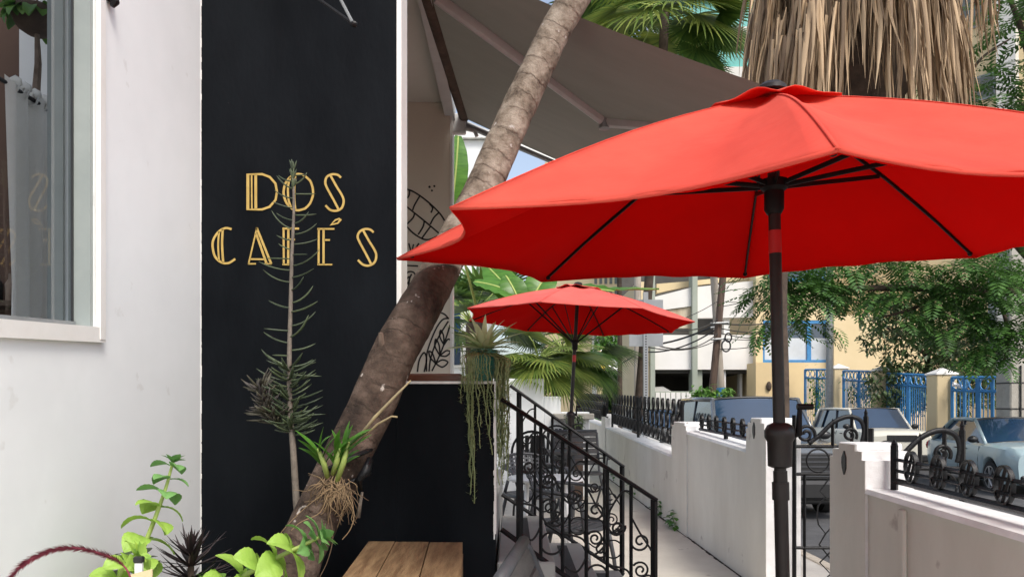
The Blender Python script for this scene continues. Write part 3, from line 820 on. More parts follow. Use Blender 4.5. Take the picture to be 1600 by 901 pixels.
# ------------------------------------------------------------------ iron ring fences
def ring_mesh(name, r, wdt, thick, n=16, seg=None):
    b = MB()
    vs, fs = [], []
    for i in range(n):
        a = 2 * math.pi * i / n
        for (rr, xx) in ((r, -wdt / 2), (r, wdt / 2), (r - thick, wdt / 2), (r - thick, -wdt / 2)):
            vs.append((xx, rr * math.cos(a), rr * math.sin(a)))
    for i in range(n):
        j = (i + 1) % n
        for k in range(4):
            l = (k + 1) % 4
            fs.append((i * 4 + k, i * 4 + l, j * 4 + l, j * 4 + k))
    b.add(vs, fs)
    return b
def single_fence(label, ys, zs, r, y0, y1, diag, posts):
    th = thing('iron_fence', label, 'fence', (XF, 0, 0), 0, 'black iron fences on the boundary walls')
    z = lambda y: zs[0] + (zs[1] - zs[0]) * (y - y0) / (y1 - y0)
    for dz, wd_ in ((-r - 0.004, 0.02), (-0.028, 0.011), (0.022, 0.011)):
        MB().bar((0, y0, z(y0) + dz), (0, y1, z(y1) + dz), wd_).build('rail', M['iron'], th)
    src = None
    for y in ys:
        if src is None:
            src = ring_mesh('ring', r, 0.018, 0.008, 20).build('ring', M['iron'], th, 40, (0, y, z(y)))
            o = src; o.scale = (1, 0.74, 1)
        else: o = inst(src, 'ring', th, (0, y, z(y)), (0, 0, 0), (1, 0.74, 1))
        if diag:
            for s_ in (-0.019, 0.019):
                hh = math.sqrt((r - 0.006) ** 2 - 0.019 ** 2)
                c, sn = math.cos(R(118)), math.sin(R(118))
                p0 = Vector((0, s_ * -sn + hh * c, s_ * c + hh * sn)); p1 = Vector((0, s_ * -sn - hh * c, s_ * c - hh * sn))
                MB().tube([p0, p1], 0.0075, 4, flat=(1.0, 1.0)).build('diagonal_bar', M['iron'], o)
    for (y, z0, z1) in posts:
        MB().bar((0, y, z0), (0, y, z1), 0.026).build('post', M['iron'], th)
        MB().lathe([(0.013, 0), (0.017, 0.004), (0.002, 0.026)], (0, y, z1), 4).build('spike', M['iron'], th)
    return th
single_fence('black iron fence with large slashed rings on the low near wall', [3.376 - 0.2125 * i for i in range(12)], (0.90, 0.957), 0.072, 0.8, 3.53, True, [(3.525, 0.82, 1.045), (1.0, 0.74, 0.99)])
single_fence('black iron fence with one row of rings on the wall just beyond the gate', [5.60 + 0.25 * i for i in range(7)], (1.052, 1.085), 0.069, 5.38, 7.19, True, [(6.3, 0.93, 1.0)])
def triple_fence(label, y0, y1, zb):
    th = thing('iron_fence', label, 'fence', (XF, 0, 0), 0, 'black iron fences on the boundary walls')
    src = None
    n = int((y1 - y0) / 0.30)
    zf = lambda y: zb[0] + (zb[1] - zb[0]) * (y - y0) / (y1 - y0)
    for i in range(n):
        y = y0 + 0.15 + i * 0.30
        for k in range(3):
            yy = y + (0.05 if k == 1 else 0)
            loc = (0, yy, zf(yy) + 0.10 + k * 0.17)
            if src is None:
                src = ring_mesh('ring', 0.074, 0.024, 0.010, 14).build('ring', M['iron'], th, 40, loc); src.scale = (1, 0.8, 1.12)
            else: inst(src, 'ring', th, loc, (0, 0, 0), (1, 0.8, 1.12))
        MB().bar((0, y + 0.15, zf(y) + 0.02), (0, y + 0.15, zf(y) + 0.36), 0.008).build('bar', M['iron'], th)
    for k in range(3):
        dz = 0.015 + 0.17 * k
        MB().bar((0, y0, zf(y0) + dz), (0, y1, zf(y1) + dz), 0.010).build('rail', M['iron'], th)
    for y in (y0 + 0.02, (y0 + y1) / 2, y1 - 0.02):
        MB().bar((0, y, zf(y) - 0.06), (0, y, zf(y) + 0.5), 0.028).build('post', M['iron'], th)
    return th
triple_fence('black iron fence with three rows of rings along the path', 7.9, 13.45, (0.775, 0.92))
triple_fence('most distant black iron fence with rings behind the palm fronds', 14.1, 20.8, (0.93, 1.07))
ln = thing('wall_lantern', 'small black lantern on the farthest pier of the path wall', 'lantern', (XW0 - 0.07, 13.2, 1.05))
MB().lathe([(0.03, 0), (0.05, 0.02), (0.065, 0.14), (0.07, 0.15), (0.02, 0.2)], (0, 0, 0), 6).build('lamp_body', M['iron'], ln)
MB().bar((0, 0, 0.02), (0.075, 0.0, -0.02), 0.015).build('bracket_arm', M['iron'], ln)

# ------------------------------------------------------------------ gate leaves, opened towards the street
def gate_leaf(label, y, x0, flip, dz):
    th = thing('gate_leaf', label, 'gate', (x0, y, 0), 0, 'wrought iron gate leaves')
    def W(px, py, Y0=4.86):      # drawn from the leaf beyond the pier
        p = P(px, py, Y0); return Vector((p.x - 1.79, 0, p.z + dz))
    m = M['iron']
    MB().bar(W(1241, 648), (W(1241, 648).x, 0, -0.2), 0.02).build('stile', m, th)
    MB().bar(W(1257, 740), (W(1257, 740).x, 0, -0.15), 0.014).build('stile', m, th)
    MB().bar(W(1353, 650), (W(1353, 690).x, 0, -0.2), 0.024).build('stile', m, th)
    for py in (697, 740, 855, 960):
        a, b = W(1241, py), W(1353, py)
        MB().bar(a, b, 0.015).build('cross_rail', m, th)
    for px, t in ((1301, 656), (1331, 647), (1353, 640)):
        MB().bar(W(px, t + 6), W(px, 697), 0.016).build('spear', m, th)
        q = W(px, t + 6)
        MB().lathe([(0.009, 0), (0.013, 0.006), (0.001, 0.035)], q, 4).build('spear_tip', m, th)
    arch = cat_rom([W(1263, 692), W(1280, 680), W(1300, 661), (W(1318, 652)), W(1332, 651), W(1345, 657), W(1350, 672), W(1347, 690)], 6)
    MB().tube(arch, 0.012, 8, flat=(0.8, 1.2)).build('arch', m, th, True)
    c = W(1259, 678)
    MB().tube([(x, yy, zz) for x, yy, zz in spiral((c.x, 0, c.z), 0.065, 0.012, -1.2, 1.7, 40)], 0.0105, 8).build('scroll', m, th, True)
    c = W(1328, 679)
    MB().tube(spiral((c.x, 0, c.z), 0.046, 0.012, -0.6, 1.4, 36), 0.010, 8).build('scroll', m, th, True)
    c = W(1278, 719)
    MB().tube(spiral((c.x, 0, c.z), 0.072, 0.072, 0, 1.0, 30), 0.006, 6).build('ring', m, th, True)
    c = W(1330, 719)
    MB().tube(spiral((c.x, 0, c.z), 0.066, 0.066, 0, 1.0, 30), 0.006, 6).build('ring', m, th, True)
    zig = [[(1297, 745), (1281, 767), (1296, 782), (1304, 795), (1304, 818), (1290, 833), (1279, 831 - 12), (1277, 808), (1278, 790), (1289, 777)],
           [(1290, 833), (1280, 850), (1304, 880), (1320, 868)], [(1304, 855), (1281, 878), (1298, 896), (1277, 915), (1300, 940)], [(1325, 745), (1340, 770), (1325, 800), (1340, 830), (1325, 853)], [(1330, 858), (1342, 890), (1322, 920), (1340, 955)]]
    for q in zig:
        MB().tube([W(*a) for a in q], 0.0055, 5).build('zigzag_bar', m, th)
    return th
g1 = gate_leaf('black wrought iron gate leaf standing open beyond the gateway', 4.86, 1.79, 1, 0)
g2 = gate_leaf('black wrought iron gate leaf standing open behind the right pier', 3.82, 1.79, 1, -0.055)

# ------------------------------------------------------------------ red umbrellas
def umbrella(label, rim, hub, base, matc, yrun, scal, group, flap=0.21):
    """rim: eight world points; hub: top point; base: foot of the pole"""
    th = thing('patio_umbrella', label, 'umbrella', base, 0, group)
    b = Vector(base)
    hub = Vector(hub) - b
    rim = [Vector(p) - b for p in rim]
    cen = sum(rim, Vector()) / 8
    cn = MB()
    for i in range(8):
        a, c = rim[i], rim[(i + 1) % 8]
        def f(u, v, a=a, c=c, i=i):
            t = u
            s_ = 1 - (2 * v - 1) ** 2
            e = a.lerp(c, v)
            inw = (cen - e); inw.z = 0
            e = e + inw.normalized() * scal * s_
            p = hub.lerp(e, t)
            p.z += 0.10 * math.sin(math.pi * t) * 0.35 - 0.026 * s_ * math.sin(math.pi * t) + 0.0035 * math.sin(v * 23 + i * 1.7 + t * 4) * t * s_ + 0.004 * math.sin(t * 17 + v * 5 + i) * s_
            return p
        cn.grid(f, 24, 20)
    o = cn.build('canopy', matc, th, True)
    sol = o.modifiers.new('thick', 'SOLIDIFY'); sol.thickness = 0.0022; sol.offset = 0
    un_ = MB()
    for i in range(8):
        a, c = rim[i], rim[(i + 1) % 8]
        def f2(u, v, a=a, c=c, i=i):
            s_ = 1 - (2 * v - 1) ** 2
            e = a.lerp(c, v)
            inw = (cen - e); inw.z = 0
            e = e + inw.normalized() * (scal * s_ + 0.004)
            p = hub.lerp(e, u)
            p.z += 0.10 * math.sin(math.pi * u) * 0.35 - 0.026 * s_ * math.sin(math.pi * u) + 0.0035 * math.sin(v * 23 + i * 1.7 + u * 4) * u * s_ + 0.004 * math.sin(u * 17 + v * 5 + i) * s_ - 0.006
            return p
        un_.grid(f2, 24, 20)
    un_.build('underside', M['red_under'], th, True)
    sm = MB()
    for i in range(8):
        q = []
        for k in range(1, 13):
            t = k / 12
            p = hub.lerp(rim[i], t); p.z += 0.10 * math.sin(math.pi * t) * 0.35 + 0.001; q.append(p)
        sm.tube(q, 0.0028, 5, flat=(1.6, 0.7))
    sm.build('seam', matc, th, True)
    hm = MB()
    for i in range(8):
        a, c = rim[i], rim[(i + 1) % 8]
        q = []
        for k in range(13):
            v = k / 12; s_ = 1 - (2 * v - 1) ** 2
            e = a.lerp(c, v); inw = (cen - e); inw.z = 0
            q.append(e + inw.normalized() * (scal * s_ + 0.002))
        hm.tube(q, 0.0042, 6, flat=(0.6, 1.3))
    hm.build('hem', matc, th, True)
    # vent flap on top
    vf = MB()
    for i in range(8):
        a, c = rim[i], rim[(i + 1) % 8]
        def g(u, v, a=a, c=c):
            e = a.lerp(c, v)
            s_ = 1 - (2 * v - 1) ** 2
            p = hub.lerp(e, flap * u * (1 - 0.06 * s_))
            p.z += 0.010 + 0.012 * u * s_ + 0.012 * u * math.sin(i * 2.3 + v * 5) * s_ + 0.10 * math.sin(math.pi * flap * u) * 0.35
            return p
        vf.grid(g, 5, 8)
    o = vf.build('vent_flap', matc, th, True)
    sol = o.modifiers.new('thick', 'SOLIDIFY'); sol.thickness = 0.0022; sol.offset = 0
    MB().lathe([(0.045, 0.0), (0.044, 0.012), (0.03, 0.024), (0.005, 0.03)], hub + Vector((0, 0, 0.012)), 14).build('finial', M['dark_metal'], th, 40)
    top = hub + Vector((0, 0, -0.01))
    axis = lambda z: Vector((top.x * z / top.z, top.y * z / top.z, z))
    zr = yrun - b.z
    MB().tube([axis(1.0), axis(top.z)], 0.0185, 14).build('pole', M['dark_metal'], th, 40)
    MB().tube([(0, 0, 0.02), axis(1.02)], 0.0215, 14).build('lower_pole', M['dark_metal'], th, 40)
    MB().tube([axis(0.93), axis(0.985)], 0.026, 14).build('collar', M['dark_metal'], th, 40)
    ch = axis(1.08)
    MB().lathe([(0.0245, -0.05), (0.036, -0.045), (0.038, 0.03), (0.046, 0.045), (0.047, 0.065), (0.038, 0.082), (0.022, 0.09)], ch, 18).build('crank_housing', M['dark_metal'], th, 40)
    ck = MB()
    ck.tube([ch + Vector((0.03, -0.01, 0.05)), ch + Vector((0.055, -0.012, 0.055)), ch + Vector((0.058, -0.012, 0.14))], [0.012, 0.011, 0.007], 8)
    ck.tube([ch + Vector((0.05, -0.012, 0.14)), ch + Vector((0.098, -0.014, 0.14))], 0.010, 10)
    ck.build('crank_handle', M['dark_rib'], th, 40)
    run = axis(zr)
    MB().lathe([(0.022, -0.05), (0.03, -0.035), (0.03, 0.02), (0.042, 0.03), (0.042, 0.055), (0.022, 0.06)], run, 14).build('runner', M['dark_rib'], th, 40)
    MB().tube([axis(zr - 0.17), axis(zr - 0.10)], 0.0193, 14).build('label_band', M['red_label'], th, 40)
    for i in range(8):
        e = rim[i]
        q = []
        for t in (0.03, 0.25, 0.5, 0.75, 0.955):
            p = hub.lerp(e, t); p.z += 0.10 * math.sin(math.pi * t) * 0.35 - 0.012
            q.append(p)
        rb = MB().tube(q, 0.0068, 6, flat=(0.7, 1.2)).build('rib', M['dark_rib'], th, 40)
        mid = hub.lerp(e, 0.46); mid.z += 0.01
        MB().tube([run + Vector((0, 0, 0.04)) + (Vector((e.x - cen.x, e.y - cen.y, 0)).normalized() * 0.036), mid], 0.0068, 6, flat=(0.7, 1.2)).build('strut', M['dark_rib'], th, 40)
        MB().ball(q[-1] + Vector((0, 0, -0.004)), 0.010, 8, 5).build('rib_end', M['dark_rib'], rb)
    MB().lathe([(0.23, 0.0), (0.23, 0.04), (0.20, 0.055), (0.05, 0.07), (0.04, 0.25), (0.028, 0.26)], (0, 0, 0.001), 20).build('base', M['plastic_black'], th, 40)
    return th
obsv = [(1310, 233, 1.28), (703, 325, 1.78), (620, 404, 2.66), (845, 439, 3.37), (1163, 433, 3.54), (1527, 401, 3.02), (1885, 347, 2.14), (2005, 250, 1.42)]
umbrella('large red umbrella in the foreground on a dark bronze pole', [P(*q) for q in obsv], P(1206, 149, 2.37), (0.868, 2.42, 0), M['red'], 1.865, 0.115, None)
# second umbrella, the same make, further down the patio
c2 = Vector((0.66, 7.9, 2.10)); rim2 = []
for i in range(8):
    a = -1.93 - i * math.pi / 4
    x, y = 1.2 * math.cos(a), 1.2 * math.sin(a)
    rim2.append(c2 + Vector((x, y, -0.055 * x - 0.02 * y)))
umbrella('faded red umbrella farther back beside the palms', rim2, c2 + Vector((0.02, 0, 0.36)), (0.545, 7.9, 0), M['red2'], 1.85, 0.05, None)

# ------------------------------------------------------------------ leaning tree
tr = thing('leaning_tree', 'tree with a bare speckled trunk leaning across the porch', 'tree', (-1.02, 2.2, 0.0))
to = tr.location
tp = [(430, 935, 2.28, 47), (470, 860, 2.35, 45), (512, 775, 2.41, 44), (547, 700, 2.46, 43.5), (577, 640, 2.52, 43), (612, 562, 2.60, 42), (634, 520, 2.66, 42), (655, 480, 2.72, 40), (678, 440, 2.80, 37), (700, 400, 2.90, 35), (726, 350, 3.0, 34), (751, 300, 3.06, 33.5), (770, 260, 3.10, 33), (797, 200, 3.14, 32), (819, 150, 3.17, 31.5), (842, 100, 3.19, 30), (867, 50, 3.21, 29), (897, 0, 3.22, 29), (930, -60, 3.24, 28), (990, -170, 3.26, 27)]
pts = [P(a, b_, c) - to for a, b_, c, _ in tp]
rad = [w_ * 0.83 / FPX * c for _, _, c, w_ in tp]
pts = [Vector((-0.12, 0.0, 0.30)), Vector((0.0, 0.01, 0.42))] + pts
rad = [0.12, 0.10] + rad
sp = cat_rom(pts, 8)
rs = []
for i in range(len(sp)):
    t = i / 8
    k = min(int(t), len(rad) - 2)
    rs.append(rad[k] + (rad[k + 1] - rad[k]) * (t - k))
random.seed(21)
b = MB().tube(sp, rs, 22)
for i in range(len(b.v)):     # knots, growth rings and uneven girth
    ring = i // 22
    x, y, z = b.v[i]
    c = sp[min(ring, len(sp) - 1)]
    d_ = Vector((x, y, z)) - c
    k = 1 + 0.010 * math.sin(ring * 1.15) * (1 if ring > 70 else 0.4) + 0.035 * math.sin((i % 22) * 0.86 + ring * 0.21) + random.uniform(-0.012, 0.012)
    v = c + d_ * k
    b.v[i] = (v.x, v.y, v.z)
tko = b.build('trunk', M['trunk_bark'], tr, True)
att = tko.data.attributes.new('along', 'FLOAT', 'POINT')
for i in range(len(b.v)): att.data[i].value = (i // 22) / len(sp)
stub = MB()
q0, q1 = P(597, 545, 2.56) - to, P(595, 520, 2.53) - to
stub.tube([P(604, 556, 2.58) - to, q0, q1], [0.016, 0.011, 0.008], 8)
stub.build('branch_stub', M['bark'], tr, True)

# ------------------------------------------------------------------ planter and plants in the left foreground
bed = thing('raised_planter', 'dark raised planter bed under the foreground plants', 'planter', (-0.85, 2.2, 0))
pb = MB()
pb.box(-0.29, 0.40, -0.50, -0.44, 0, 0.52); pb.box(-0.29, 0.40, 0.60, 0.66, 0, 0.52); pb.box(-0.29, -0.23, -0.44, 0.60, 0, 0.52); pb.box(0.34, 0.40, -0.44, 0.60, 0, 0.52)
pb.build('frame', M['black_paint'], bed)
def soilf(u, v):
    return (-0.23 + 0.57 * u, -0.44 + 1.04 * v, 0.47 + 0.015 * math.sin(u * 17) * math.sin(v * 23))
MB().grid(soilf, 20, 30).build('soil', M['soil'], bed, True)

def rosette(mb, p, axis, n, ln, wd, spread, curl, taper=0.7, nn=4):
    axis = Vector(axis).normalized()
    o1 = axis.orthogonal().normalized(); o2 = axis.cross(o1)
    for i in range(n):
        a = i * 2.399 + random.uniform(-0.2, 0.2)
        e = spread * random.uniform(0.7, 1.2)
        dv = axis * math.cos(e) + (o1 * math.cos(a) + o2 * math.sin(a)) * math.sin(e)
        leaf(mb, p, dv, axis, ln * random.uniform(0.75, 1.15), wd, curl * random.uniform(0.6, 1.3), nn, 0.1, taper)

def fat_leaf(mb, p, dv, ln, r_, curl, n=6):
    p, dv = Vector(p), Vector(dv).normalized()
    q = [p.copy()]
    for i in range(n):
        dv = (dv + Vector((0, 0, curl / n))).normalized()
        p = p + dv * (ln / n); q.append(p.copy())
    mb.tube(q, [r_ * (0.55 + 0.45 * math.sin(math.pi * min(1, 0.15 + 0.8 * i / n))) * (1 if i < n else 0.35) for i in range(n + 1)], 5, flat=(1.25, 0.7))
# tall bare-leaved succulent in front of the black wall
random.seed(31)
sc_ = thing('tall_succulent', 'tall thin succulent with sparse narrow leaves before the black wall', 'plant', P(463, 770, 2.52))
so_ = sc_.location
SY = 2.60
cp = cat_rom([P(463, 785, 2.50), P(458, 700, 2.52), P(453, 640, 2.55), P(452, 560, 2.58), P(454, 480, SY), P(456, 400, SY), P(459, 330, SY), P(458, 268, SY)], 8)
cp = [c - so_ for c in cp]
n_ = len(cp)
MB().tube([cp[0] + Vector((0.03, 0.0, -0.25)), cp[0] + Vector((0.012, 0, -0.08))] + cp, [0.013, 0.0125] + [0.0115 - 0.008 * (i / n_) for i in range(n_)], 9).build('stem', M['stem_grey'], sc_, True)
lv = MB()
for i in range(96):
    t = 0.19 + 0.80 * ((i + random.uniform(-0.6, 0.6)) / 96.0 if i else 0.0) ** 0.95
    k = t * (n_ - 1); a0 = int(k)
    p = cp[a0].lerp(cp[min(a0 + 1, n_ - 1)], k - a0)
    if t > 0.36:           # sparse upper stem: leaves in pairs left and right
        if i % 2 or random.random() < 0.08: continue
        sd = 1 if (i // 2) % 2 else -1
        a = (0 if sd > 0 else math.pi) + random.uniform(-0.8, 0.8)
    else:
        a = i * 2.4
    ln_ = (0.105 if t < 0.7 else 0.085) * random.uniform(0.75, 1.15) * (1.0 if t < 0.85 else 1.15 - (t - 0.85) * 4)
    e = random.uniform(-0.05, 0.15)
    fat_leaf(lv, p, (math.cos(a), math.sin(a) * 0.7, e - 0.05), ln_, (0.0048 if t < 0.6 else 0.0036), random.uniform(-0.1, 1.5))
for i in range(85):      # denser skirt of leaves low on the stem
    t = 0.19 + 0.22 * random.random()
    k = t * (n_ - 1); a0 = int(k)
    p = cp[a0].lerp(cp[min(a0 + 1, n_ - 1)], k - a0)
    a = random.uniform(0, 6.28)
    fat_leaf(lv, p, (math.cos(a), math.sin(a), random.uniform(-0.3, 0.2)), random.uniform(0.07, 0.115), 0.005, 0.6, 4)
for i in range(16):
    a = i * 2.4
    fat_leaf(lv, cp[-1] + Vector((0, 0, -0.03 * (i % 3))), (math.cos(a) * 0.35, math.sin(a) * 0.35, 1), 0.04, 0.0035, 0.1, 3)
lv.build('leaf', M['grey_leaf'], sc_, True); sc_.children[-1]['kind'] = 'stuff'
# side shoot
sp_ = [c - so_ for c in cat_rom([P(452, 668, 2.55), P(432, 662, 2.53), P(418, 640, 2.51), P(405, 605, 2.50)], 6)]
MB().tube(sp_, [0.010 - 0.004 * i / len(sp_) for i in range(len(sp_))], 8).build('side_shoot', M['stem_grey'], sc_, True)
lv = MB()
for i in range(140):
    t = 0.3 + 0.7 * random.random()
    k = t * (len(sp_) - 1); a0 = int(k)
    p = sp_[a0].lerp(sp_[min(a0 + 1, len(sp_) - 1)], k - a0)
    a = random.uniform(0, 6.28)
    ax = Vector((-0.35, -0.05, 0.9)).normalized()
    o1 = ax.orthogonal().normalized(); o2 = ax.cross(o1)
    e = random.uniform(0.7, 1.6)
    fat_leaf(lv, p, ax * math.cos(e) + (o1 * math.cos(a) + o2 * math.sin(a)) * math.sin(e), random.uniform(0.045, 0.08), 0.0042, 0.35, 4)
o = lv.build('leaf', M['olive_leaf'], sc_, True); o['kind'] = 'stuff'

# orchid tied to the trunk
random.seed(41)
oc = thing('orchid', 'green orchid with pale aerial roots tied to the leaning trunk', 'plant', P(527, 745, 2.33))
oo = oc.location
for (a, bq, n) in (((512, 745), (497, 700), 8), ((526, 752), (545, 690), 10), ((520, 740), (530, 700), 6)):
    p0, p1 = P(a[0], a[1], 2.33) - oo, P(bq[0], bq[1], 2.29) - oo
    MB().tube([p0, p0.lerp(p1, 0.5) + Vector((0.005, -0.01, 0)), p1], [0.008, 0.009, 0.005], 8).build('cane', M['lime_stem'], oc, True)
    for i in range(n):
        t = 0.25 + 0.75 * i / n
        s_ = 1 if i % 2 else -1
        dv = (p1 - p0).normalized() * 1.0 + Vector((s_ * random.uniform(0.2, 0.65), -0.22, 0.12))
        b_ = MB(); leaf(b_, p0.lerp(p1, t), dv, (0, -0.6, 1), random.uniform(0.07, 0.125), 0.02, random.uniform(0.15, 0.7), 6, 0.2, 0.8)
        b_.build('leaf', M['orchid'], oc, True)
cb = MB()
cb.tube([P(548, 698, 2.33) - oo, P(585, 652, 2.30) - oo, P(620, 616, 2.30) - oo, P(642, 594, 2.31) - oo], [0.004, 0.005, 0.004, 0.0024], 7)
cb.tube([P(560, 690, 2.33) - oo, P(590, 662, 2.31) - oo, P(612, 650, 2.30) - oo, P(621, 651, 2.30) - oo], [0.0035, 0.0035, 0.003, 0.003], 7)
cb.build('dry_cane', M['cane'], oc, True)
rt = MB()
for i in range(80):
    p = P(random.uniform(503, 547), random.uniform(742, 765), 2.325) - oo
    ang = random.uniform(-1.5, 1.2)
    ln_ = random.uniform(0.05, 0.135)
    q = [p]
    for k in range(6):
        ang = ang * 0.92 + random.uniform(-0.5, 0.38)
        q.append(q[-1] + Vector((math.sin(ang) * ln_ / 6 + random.uniform(-0.005, 0.005), -0.004 if k < 3 else 0.006, -math.cos(ang) * ln_ / 6)))
    q = cat_rom(q, 2); q = q[::2] if len(q) > 14 else q
    rt.tube(q, [0.0017 - 0.0009 * z_ / len(q) for z_ in range(len(q))], 5, cap=False)
for a in [[(520, 760), (480, 790), (447, 822), (430, 845)], [(512, 772), (500, 800), (470, 815), (455, 828)], [(540, 770), (553, 800), (548, 825), (535, 842)], [(515, 800), (520, 840), (512, 875), (500, 900)]]:
    rt.tube(cat_rom([P(x, y, 2.29) - oo for x, y in a], 5), 0.0014, 5, cap=False)
o = rt.build('root', M['root'], oc, True); o['kind'] = 'stuff'
sg = MB()
for (x0, y0, x1, y1) in ((492, 743, 585, 700), (500, 765, 572, 752)):
    c_, n2 = P((x0 + x1) / 2, (y0 + y1) / 2, 2.45) - oo, 18
    sg.tube([c_ + Vector((0.088 * math.cos(a) * 0.95, 0.095 * math.sin(a), 0.04 * math.cos(a))) for a in [2 * math.pi * i / n2 for i in range(n2 + 1)]], 0.0075, 6)
sg.tube([P(578, 716, 2.40) - oo, P(572, 735, 2.37) - oo, P(560, 750, 2.37) - oo, P(565, 765, 2.38) - oo], [0.01, 0.016, 0.012, 0.004], 7)
sg.build('tie', M['iron'], oc, True)
MB().tube([P(566, 768, 2.4) - oo, P(563, 785, 2.4) - oo, P(559, 808, 2.4) - oo], [0.004, 0.0055, 0.008], 7).build('dead_cane', M['stem_grey'], oc, True)

# lime-green plants with big toothed leaves
def big_leaf(mb, base, dirv, up, ln, wd, curl, n=12):
    base, dv, up = Vector(base), Vector(dirv).normalized(), Vector(up)
    sd = dv.cross(up)
    if sd.length < 1e-5: sd = dv.orthogonal()
    sd.normalize(); nn = sd.cross(dv).normalized()
    p = base.copy(); vs = []
    tw = random.uniform(-0.5, 0.5)
    for i in range(n + 1):
        t = i / n
        wv = wd * math.sin(math.pi * (t * 0.94 + 0.03) ** 0.80) / 2
        s2 = Matrix.Rotation(tw * t, 3, dv) @ sd; n2 = s2.cross(dv).normalized()
        for c in (-1, -0.66, -0.33, 0, 0.33, 0.66, 1):
            ed = 1 + (0.05 if (i % 2 and abs(c) == 1) else 0)
            h = wv * (0.20 * abs(c) - 0.10 * c * c) + (0.028 * wd * (1 if i % 2 else -1) * (1 - abs(abs(c) - 0.5) * 1.6) if abs(c) > 0.1 else -0.03 * wd)
            vs.append(p + s2 * (wv * c * ed) + n2 * h + dv * abs(c) * ln * 0.05 * math.sin(math.pi * t))
        dv = Matrix.Rotation(-curl / n, 3, sd) @ dv
        p = p + dv * (ln / n)
    mb.add(vs, [(i * 7 + j, i * 7 + j + 1, i * 7 + j + 8, i * 7 + j + 7) for i in range(n) for j in range(6)])
def lime_plant(label, path, nodes, size, tipm, seed, group):
    random.seed(seed)
    th = thing('lime_leaf_plant', label, 'plant', path[0], 0, group)
    o_ = Vector(path[0])
    q = [c - o_ for c in cat_rom(path, 8)]
    MB().tube(q, [0.0085 - 0.005 * i / len(q) for i in range(len(q))], 8).build('stem', M['lime_stem'], th, True)
    for i in range(nodes):
        t = (i + 0.5) / nodes
        k = t * (len(q) - 1); a0 = int(k)
        p = q[a0].lerp(q[min(a0 + 1, len(q) - 1)], k - a0)
        ax = (q[min(a0 + 1, len(q) - 1)] - q[a0]).normalized()
        o1 = ax.orthogonal().normalized(); o2 = ax.cross(o1)
        for s_ in (0, 2.1, 4.2):
            a = i * 1.05 + s_ + 0.5 + random.uniform(-0.25, 0.25)
            sz = size * (1.1 - 0.55 * t) * random.uniform(0.85, 1.1)
            dv = (o1 * math.cos(a) + o2 * math.sin(a)) + ax * (0.25 + 0.3 * t)
            b_ = MB(); big_leaf(b_, p + dv.normalized() * 0.004, dv, ax, sz, sz * 0.74, random.uniform(1.3, 2.2) * (1 - 0.35 * t), 14)
            b_.build('leaf', M['lime'] if t < 0.72 else tipm, th, True)
    b_ = MB(); rosette(b_, q[-1], q[-1] - q[-3], 9, size * 0.42, size * 0.26, 0.75, 0.5)
    b_.build('tip_leaf', tipm, th, True)
    return th
lime_plant('upright lime green plant against the white wall', [P(205, 960, 2.02), P(216, 880, 2.04), P(240, 815, 2.06), P(258, 765, 2.08), P(270, 722, 2.10)], 9, 0.098, M['mint'], 51, None)
lime_plant('lime green plant leaning to the right before the trunk', [P(330, 940, 1.92), P(372, 905, 1.94), P(430, 872, 1.95), P(480, 848, 1.96), P(500, 838, 1.97)], 9, 0.108, M['mint'], 52, None)
lime_plant('low lime green plant at the bottom edge beside the plant marker', [P(150, 1000, 1.9), P(172, 930, 1.9), P(196, 884, 1.9), P(215, 868, 1.9)], 5, 0.092, M['lime'], 53, None)
# dark spiky plant
random.seed(61)
dk = thing('dark_spiky_plant', 'dark purple plant with whorls of narrow leaves at the wall foot', 'plant', P(298, 935, 2.2))
do = dk.location
MB().tube([(0, 0, -0.1), (0, 0, 0.05), P(299, 862, 2.2) - do], [0.012, 0.011, 0.007], 8).build('stem', M['bark_dark'], dk, True)
b_ = MB()
for (py, n, l_, e) in ((925, 22, 0.14, 1.5), (905, 24, 0.135, 1.35), (885, 24, 0.125, 1.15), (870, 18, 0.10, 0.85), (860, 10, 0.07, 0.4)):
    for i in range(n):
        a = i * 2.399 + py
        ee = e + random.uniform(-0.25, 0.25)
        leaf(b_, P(299, py, 2.2) - do, (math.cos(a) * math.sin(ee), math.sin(a) * math.sin(ee), math.cos(ee)), (0, 0, 1), l_ * random.uniform(0.8, 1.2), 0.012, random.uniform(-0.5, 0.3), 5, 0.2, 0.6)
o = b_.build('leaf', M['dark_leaf'], dk, True); o['kind'] = 'stuff'
# small round-leaved filler plants
random.seed(63)
for i, (px, py, lb) in enumerate(((200, 862, 'small dark round leaves behind the lime plant by the white wall'), (345, 888, 'small green round leaves between the dark spiky plant and the trunk'))):
    fp = thing('ground_plant', lb, 'plant', P(px, py + 40, 2.15))
    b_ = MB()
    for k in range(16):
        a = random.uniform(0, 6.28)
        leaf(b_, (random.uniform(-0.06, 0.06), random.uniform(-0.05, 0.05), random.uniform(0, 0.06)), (math.cos(a), math.sin(a), 0.7), (0, 0, 1), 0.05, 0.034, 0.6, 5, 0.1)
    b_.tube([(0, 0, -0.08), (0, 0, 0.04)], 0.005, 6)
    b_.build('leaf', M['broad'] if i == 0 else M['bush'], fp, True)
